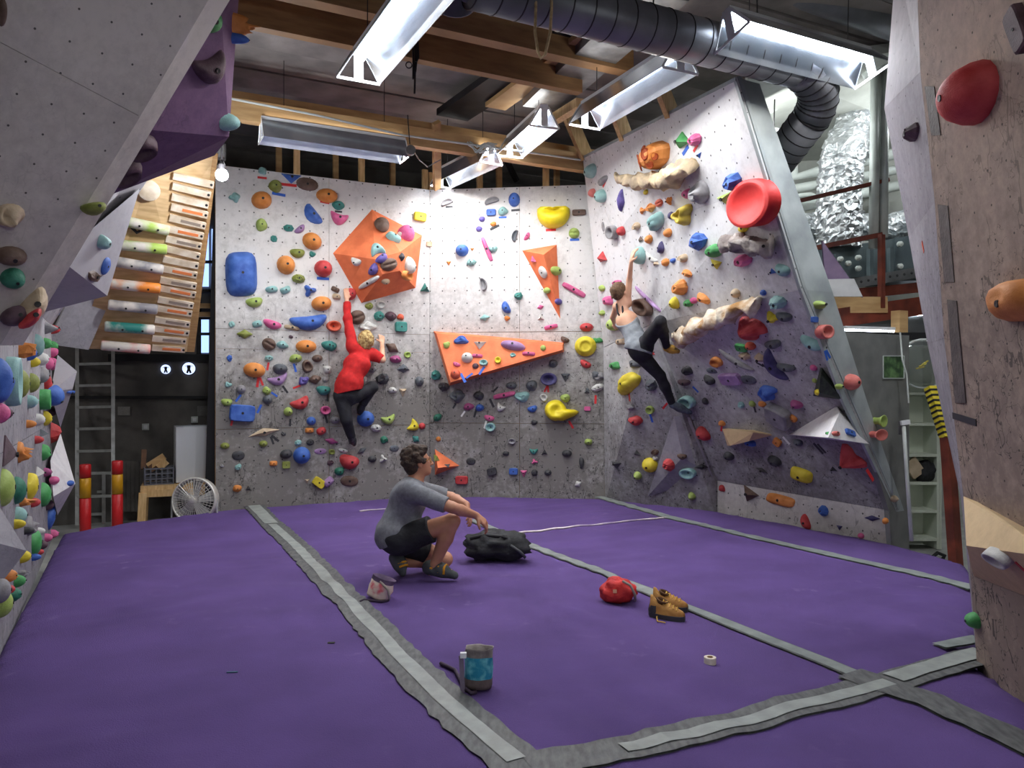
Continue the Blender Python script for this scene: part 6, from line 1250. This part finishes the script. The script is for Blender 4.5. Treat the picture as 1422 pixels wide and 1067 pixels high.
# --- crouching man, side on, looking up at the wall
S = Sdf(); Ym = 6.03; px_ = lambda x, y, Y=Ym: P(x, y, Y)
hipR, hipL = px_(556, 751, 5.95), px_(556, 751, 6.15); knR, anR = px_(628, 724, 5.90), px_(603, 786, 5.93); knL, anL = px_(618, 777, 6.22), px_(556, 782, 6.13)
pel, bel, che, uch, nek = px_(552, 742, 6.05), px_(559, 720, 6.05), px_(567, 694, 6.05), px_(572, 681, 6.05), px_(577, 667, 6.06); hd = px_(581, 643, 6.07)
shR, elR, wrR = px_(572, 683, 5.87), px_(628, 705, 5.80), px_(661, 716, 5.94); shL, elL, wrL = px_(580, 680, 6.23), px_(626, 691, 6.27), px_(648, 701, 6.09)
S.cap(pel, bel, .125, .115, .05).ell(pel, (.13, .165, .12), k=.05).cap(bel, che, .115, .125, .05).ell(che, (.125, .165, .13), k=.05).cap(uch+Vector((0, -.11, 0)), uch+Vector((0, .11, 0)), .085, .085, .05).cap(uch, nek, .09, .058, .04)
for h_, k_, a_ in ((hipR, knR, anR), (hipL, knL, anL)):
    S.cap(h_, k_, .092, .060, .05).cap(k_, lerp(k_, a_, .38), .058, .059, .02).cap(lerp(k_, a_, .38), a_, .059, .036, .02)
for s_, e_, w_ in ((shR, elR, wrR), (shL, elL, wrL)): S.cap(s_, e_, .058, .043, .04).cap(e_, lerp(e_, w_, .35), .042, .043, .015).cap(lerp(e_, w_, .35), w_, .043, .027, .015)
limb_hand(S, wrR, px_(681, 733, 5.98)-wrR, Vector((-.2, .5, -1)), 1.0, -1, 1.05, .2); limb_hand(S, wrL, px_(654, 722, 6.0)-wrL, Vector((-.8, .1, -.2)), .5, 1, 1.05, .3)
toeR = px_(633, 797, 5.90); heR = px_(596, 795, 5.95); S.cap(anR, lerp(anR, heR, .8), .036, .030, .03).cap(lerp(anR, heR, .7), lerp(heR, toeR, .8)+Z*.012, .030, .022, .03)
toeL = px_(560, 799, 6.04); heL = px_(547, 776, 6.08); S.cap(anL, lerp(anL, heL, .8), .036, .030, .03).cap(lerp(anL, heL, .7), lerp(heL, toeL, .75), .028, .022, .03)
g, A = headset(S, hd, (.93, .30, .17), (-.16, .0, 1), nek)
man = person('person', gz(590, 800), S, .0055, M_skin, 'curly dark-haired man in grey shirt and black shorts crouching on the purple mat')
eyes(man, g, A)
T = Sdf(); T.ell(pel+Vector((-.012, 0, -.02)), (.162, .198, .15), k=.05).cap(pel+Vector((-.005, 0, .02)), bel, .145, .132, .05).ell(lerp(pel, bel, .5), (.135, .178, .10), k=.05).cap(bel, che, .130, .137, .05).ell(che, (.138, .178, .14), k=.05).cap(uch+Vector((0, -.12, 0)), uch+Vector((0, .12, 0)), .098, .098, .05).cap(uch, lerp(uch, nek, .55), .10, .072, .04)
T.cap(shR, elR, .076, .062, .04, .86).cap(shL, elL, .076, .062, .04, .86)
M_gshirt = pmat('heather grey jersey', (128, 130, 136), (112, 114, 120), 40, .9, bump=.15)
wear('shirt', T, .006, M_gshirt, man, noise_amp=.0035, seed=1, clip=[(px_(560, 745, 6.05), (.45, 0, -.89))])
T = Sdf(); T.cap(pel+Vector((0, 0, -.02)), pel+Vector((0, 0, .07)), .142, .135, .04, 1.0).ell(pel+Vector((-.01, 0, -.01)), (.148, .185, .13), k=.04).cap(hipR, knR, .115, .098, .05, .60).cap(hipL, knL, .112, .098, .05, .60)
wear('shorts', T, .006, M_blackcl, man, noise_amp=.003, seed=3)
T = Sdf(); T.ell(g(-.026, 0, .042), (.098, .084, .094), A, .03).ell(g(-.06, 0, -.02), (.055, .068, .075), A, .04).ell(g(.045, 0, .104), (.05, .062, .034), A, .03)
rg = random.Random(8)
for k in range(70):
    a, b_ = rg.uniform(0, 2*math.pi), rg.uniform(-.5, 1.45); q = g(-.026+.098*math.cos(b_)*math.cos(a), .084*math.cos(b_)*math.sin(a), .042+.094*math.sin(b_))
    if (q-g(0, 0, 0)).dot(A[0]) < .052+.03*(b_ > .8): T.ell(q, (.021, .021, .021), A, .012)
wear('hair', T, .005, pmat('dark brown hair', (44, 32, 26), (70, 52, 40), 30, .75, bump=.5, bscale=90), man, noise_amp=.0015, nfr=60, clip=[(g(.062, 0, .02), tuple(A[0]*.9-A[2]*.42))])
gl = MB()
for s in (-1, 1):
    gl.lathe(g(.094, .032*s, .008), A[0], [(.021, -.002), (.024, -.002), (.024, .002), (.021, .002), (.021, -.002)], 16).tube([g(.094, .055*s, .012), g(.02, .079*s, .012), g(-.01, .08*s, .004)], .003, 6)
gl.tube([g(.096, -.01, .012), g(.097, .01, .012)], .003, 6).out('glasses', pmat('amber frame', (166, 120, 40), rough=.4), man, man.location)
M_shgrey = pmat('grey rubber shoe', (86, 92, 92), (64, 68, 70), 14, .7); M_yel = pmat('amber strap', (226, 158, 32), rough=.6)
def cshoe(an, he, to, up, par):
    T = Sdf(); d = (to-he).normalized(); T.cap(he+up*.012, lerp(he, to, .5)+up*.016, .047, .048, .03).cap(lerp(he, to, .5)+up*.012, to-d*.01, .047, .030, .03).cap(he+up*.02, lerp(he, an, .8), .050, .052, .03, 1.0).cap(lerp(he, to, .3)+up*.02, lerp(an, to, .25), .047, .045, .03)
    o = wear('climbing_shoe', T, .0055, M_shgrey, par); b = par.location; s_ = d.cross(up).normalized()
    T = Sdf(); T.cap(he-up*.018, to-d*.01-up*.006, .040, .030, .02); wear('sole', T, .006, M_rub, o) if False else None
    for t_, w in ((.42, .03), (.62, .024)):
        c_ = lerp(he, to, t_)+up*(.062-.02*t_); mb = MB().tube([c_+s_*.050-up*.046, c_+s_*.044, c_+up*.012+s_*.02, c_+up*.012-s_*.02, c_-s_*.044, c_-s_*.050-up*.046], .010, 6); mb.out('strap', M_yel, o, b, True)
    MB().tube([lerp(he, an, .7)+s_*.05, lerp(he, an, .7)+d*.05, lerp(he, an, .7)-s_*.05, lerp(he, an, .7)-d*.05, lerp(he, an, .7)+s_*.05], .009, 6).out('heel_strap', M_yel, o, b, True); return o
cshoe(anR, heR+Vector((0, 0, .02)), toeR+Vector((0, 0, -.015)), Z, man); cshoe(anL, heL, toeL+Vector((0, 0, .01)), Vector((.85, .1, .3)).normalized(), man)

# --- climber in red, seen from behind
S = Sdf(); NW = Vector((.44, -.9, 0)); wp = lambda x, y, o: (lambda h_: P(x, y, h_.y))(isect(x, y, W1a+NW*o, NW))
pel, bel, che, uch, nek, hd = wp(481, 547, .24), wp(486, 530, .26), wp(496, 506, .26), wp(502, 494, .25), wp(504, 487, .25), wp(508, 473, .24)
shL, elL, wrL = wp(490, 483, .24), wp(482.5, 442, .15), wp(481.5, 415, .09); shR, elR, wrR = wp(518, 493, .24), wp(531, 500, .28), wp(530.5, 477, .12)
hpL, knL, anL, toL = wp(475, 552, .24), wp(481, 583, .26), wp(488, 608, .15), wp(492, 617, .05); hpR, knR, anR, toR = wp(489, 552, .24), wp(517, 538, .24), wp(503, 563, .13), wp(499, 574, .05)
S.ell(pel, (.14, .10, .11), k=.05).cap(pel, bel, .11, .10, .05).cap(bel, che, .105, .12, .05).ell(che, (.155, .10, .13), k=.05).cap(shL, shR, .065, .065, .05).cap(uch, nek, .08, .052, .04)
S.cap(shL, elL, .052, .040, .04).cap(elL, wrL, .040, .026, .015).cap(shR, elR, .052, .040, .04).cap(elR, wrR, .040, .026, .015)
S.cap(hpL, knL, .085, .058, .05).cap(knL, anL, .056, .036, .02).cap(anL, toL, .035, .028, .02).cap(hpR, knR, .085, .058, .05).cap(knR, anR, .056, .036, .02).cap(anR, toR, .035, .028, .02)
limb_hand(S, wrL, wp(481.5, 400, .05)-wrL, -NW, .7, -1); limb_hand(S, wrR, wp(530, 464, .04)-wrR, -NW, .7, 1)
g, A = headset(S, hd, -NW+Vector((.25, 0, .1)), (.08, 0, 1), nek)
boy = person('person', wp(490, 618, .1), S, .007, M_skin2, 'blond climber in red shirt and black trousers, reaching up the back left wall'); eyes(boy, g, A)
M_red = pmat('red cotton', (206, 34, 34), (182, 26, 28), 22, .85, bump=.15)
T = Sdf(); T.cap(lerp(pel, bel, .0), bel, .150, .148, .05).ell(lerp(pel, bel, .55), (.165, .125, .12), k=.06).cap(bel, che, .146, .140, .06).ell(che, (.168, .114, .14), k=.05).cap(shL, shR, .080, .080, .05).cap(uch, lerp(uch, nek, .6), .095, .07, .03).cap(shL, elL, .070, .056, .04).cap(elL, wrL, .054, .044, .02, .80).cap(shR, elR, .070, .060, .04, .92)
wear('shirt', T, .007, M_red, boy, noise_amp=.004, seed=2, clip=[(lerp(pel, bel, .12), (.35*.6, 0, -.95))])
M_blk = pmat('black trousers', (26, 27, 32), (38, 39, 46), 12, .85, bump=.2)
T = Sdf(); T.ell(pel, (.152, .112, .085), k=.05).cap(pel, lerp(pel, bel, .40), .12, .116, .04, 1.0).cap(hpL, knL, .100, .076, .05).cap(knL, anL, .072, .052, .02, .97).cap(hpR, knR, .100, .074, .05).cap(knR, anR, .072, .052, .02, .97)
wear('trousers', T, .007, M_blk, boy, noise_amp=.003, seed=4)
T = Sdf(); T.ell(g(-.02, 0, .034), (.104, .088, .098), A, .03).ell(g(-.055, 0, -.035), (.062, .082, .085), A, .04)
for k in range(60):
    a, b_ = rg.uniform(0, 2*math.pi), rg.uniform(-1.0, 1.4); q = g(-.03+.1*math.cos(b_)*math.cos(a), .09*math.cos(b_)*math.sin(a), .01+.11*math.sin(b_))
    if (q-g(0, 0, 0)).dot(A[0]) < .04: T.cap(q, q-A[2]*.03, .018, .012, .012)
wear('hair', T, .006, pmat('blond hair', (206, 182, 122), (150, 118, 70), 34, .7, bump=.5, bscale=80, lo=.35, hi=.6), boy, clip=[(g(.055, 0, .02), tuple(A[0]*.92-A[2]*.4))])
M_dshoe = pmat('dark climbing shoe', (40, 42, 48), (84, 84, 86), 16, .6, lo=.5, hi=.7)
def wshoe(an, to, par, m_): T = Sdf(); T.cap(an, lerp(an, to, .5), .046, .045, .03).cap(lerp(an, to, .4), to, .046, .028, .03); o = wear('climbing_shoe', T, .007, m_, par); d = (to-an).normalized(); c_ = lerp(an, to, .5); s_ = d.orthogonal().normalized(); MB().lathe(c_, d, [(.044, -.008), (.049, 0), (.044, .008)], 14).out('strap', M_pipe, o, par.location, True); return o
wshoe(anL, toL, boy, M_dshoe); wshoe(anR, toR, boy, M_dshoe)

# --- climbing woman on the overhang
S = Sdf(); nr_ = lambda x, y, o, ref=(880, 400): near(x, y, o)
q_ = near
pel, bel, che, uch, nek, hd = q_(889, 485, .27), q_(882, 470, .27), q_(871, 446, .27), q_(866, 431, .27), q_(864, 420, .27), q_(861, 406, .28)
shR, elR, wrR = q_(871, 421, .20), q_(874, 389, .20), q_(876.5, 364, .20); shL, elL, wrL = q_(857, 426, .30), q_(851, 441, .19), q_(854, 452, .08)
hpR, knR, anR, toR = q_(894, 482, .22), q_(917, 447, .26), q_(926, 483, .14), q_(941, 488, .10); hpL, knL, anL, toL = q_(887, 490, .27), q_(917, 522, .24), q_(934, 562, .12), q_(958, 573, .08)
sd = (shR-shL).normalized()
S.ell(pel, (.13, .12, .11), k=.05).cap(pel, bel, .105, .088, .05).cap(bel, che, .088, .10, .05).ell(che, (.13, .115, .12), k=.05).cap(shL, shR, .055, .055, .04).cap(uch, nek, .06, .045, .03)
S.cap(shR, elR, .044, .034, .03).cap(elR, wrR, .034, .022, .015).cap(shL, elL, .044, .034, .03).cap(elL, wrL, .034, .022, .015)
for h_, k_, a_, t_ in ((hpR, knR, anR, toR), (hpL, knL, anL, toL)): S.cap(h_, k_, .090, .056, .05).cap(k_, lerp(k_, a_, .35), .054, .055, .02).cap(lerp(k_, a_, .35), a_, .055, .033, .02).cap(a_, t_, .033, .024, .02)
limb_hand(S, wrR, near(880, 348, .17)-wrR, Vector((.9, .3, -.3)), .7, -1, 1.0); limb_hand(S, wrL, near(851, 458, .03)-wrL, Vector((.2, .9, 0)), .8, 1, .95)
g, A = headset(S, hd, (.75, .62, .12), (-.05, 0, 1), nek, .95)
wom = person('person', toL, S, .007, M_skin2, 'climbing woman in grey tank top and black leggings on the overhanging wall'); eyes(wom, g, A)
M_tank = pmat('grey tank', (136, 142, 148), (118, 124, 132), 22, .85, bump=.15)
T = Sdf(); T.cap(lerp(pel, bel, -.1), bel, .13, .112, .05).ell(lerp(pel, bel, .4)+Vector((-.02, -.02, -.02)), (.135, .13, .10), k=.05).cap(bel, che, .11, .116, .05).ell(che+Vector((0, 0, -.02)), (.14, .127, .11), k=.05)
tc = lerp(che, uch, .15); wear('tank_top', T, .007, M_tank, wom, noise_amp=.005, seed=5, clip=[(tc+Vector((0, 0, .0)), (-.45, -.35, .82)), (lerp(pel, bel, -.25)+Vector((-.02, 0, -.0)), (-.25, 0, -.97))])
mb = MB()
for s_ in (shL, shR): q0_ = lerp(lerp(nek, s_, .62), uch, .1); mb.tube([q0_+Vector((.05, .05, .02)), q0_+Vector((.0, .0, .05)), q0_+Vector((-.04, -.035, .01)), lerp(uch, che, .4)+(s_-uch)*.5+Vector((-.06, -.075, .0)), che+(s_-uch)*.35+Vector((-.075, -.08, .04))], .011, 6)
mb.out('shoulder_strap', M_blk, wom, wom.location, True)
T = Sdf(); T.ell(pel, (.138, .128, .115), k=.05).cap(pel, lerp(pel, bel, .5), .115, .10, .04, 1.0)
for h_, k_, a_ in ((hpR, knR, anR), (hpL, knL, anL)): T.cap(h_, k_, .097, .064, .05).cap(k_, lerp(k_, a_, .35), .062, .062, .02).cap(lerp(k_, a_, .35), a_, .062, .040, .02, .96)
wear('leggings', T, .007, M_blk, wom, noise_amp=.0025, seed=6)
T = Sdf(); T.ell(g(-.022, 0, .034), (.098, .082, .092), A, .03).ell(g(-.05, 0, -.025), (.055, .07, .07), A, .03).ell(g(-.115, 0, .03), (.045, .042, .045), A, .02).cap(g(-.12, 0, .03), g(-.15, 0, -.06), .032, .014, .02)
wear('hair', T, .006, pmat('brown hair', (120, 92, 66), (78, 56, 40), 40, .7, bump=.5, bscale=80), wom, clip=[(g(.05, 0, .02), tuple(A[0]*.92-A[2]*.4))])
M_wshoe = pmat('grey blue climbing shoe', (92, 104, 116), (56, 62, 70), 16, .6); wshoe(anL, toL, wom, M_wshoe); wshoe(anR, toR, wom, pmat('yellow brown climbing shoe', (206, 160, 60), (70, 56, 40), 12, .6, lo=.45, hi=.6))
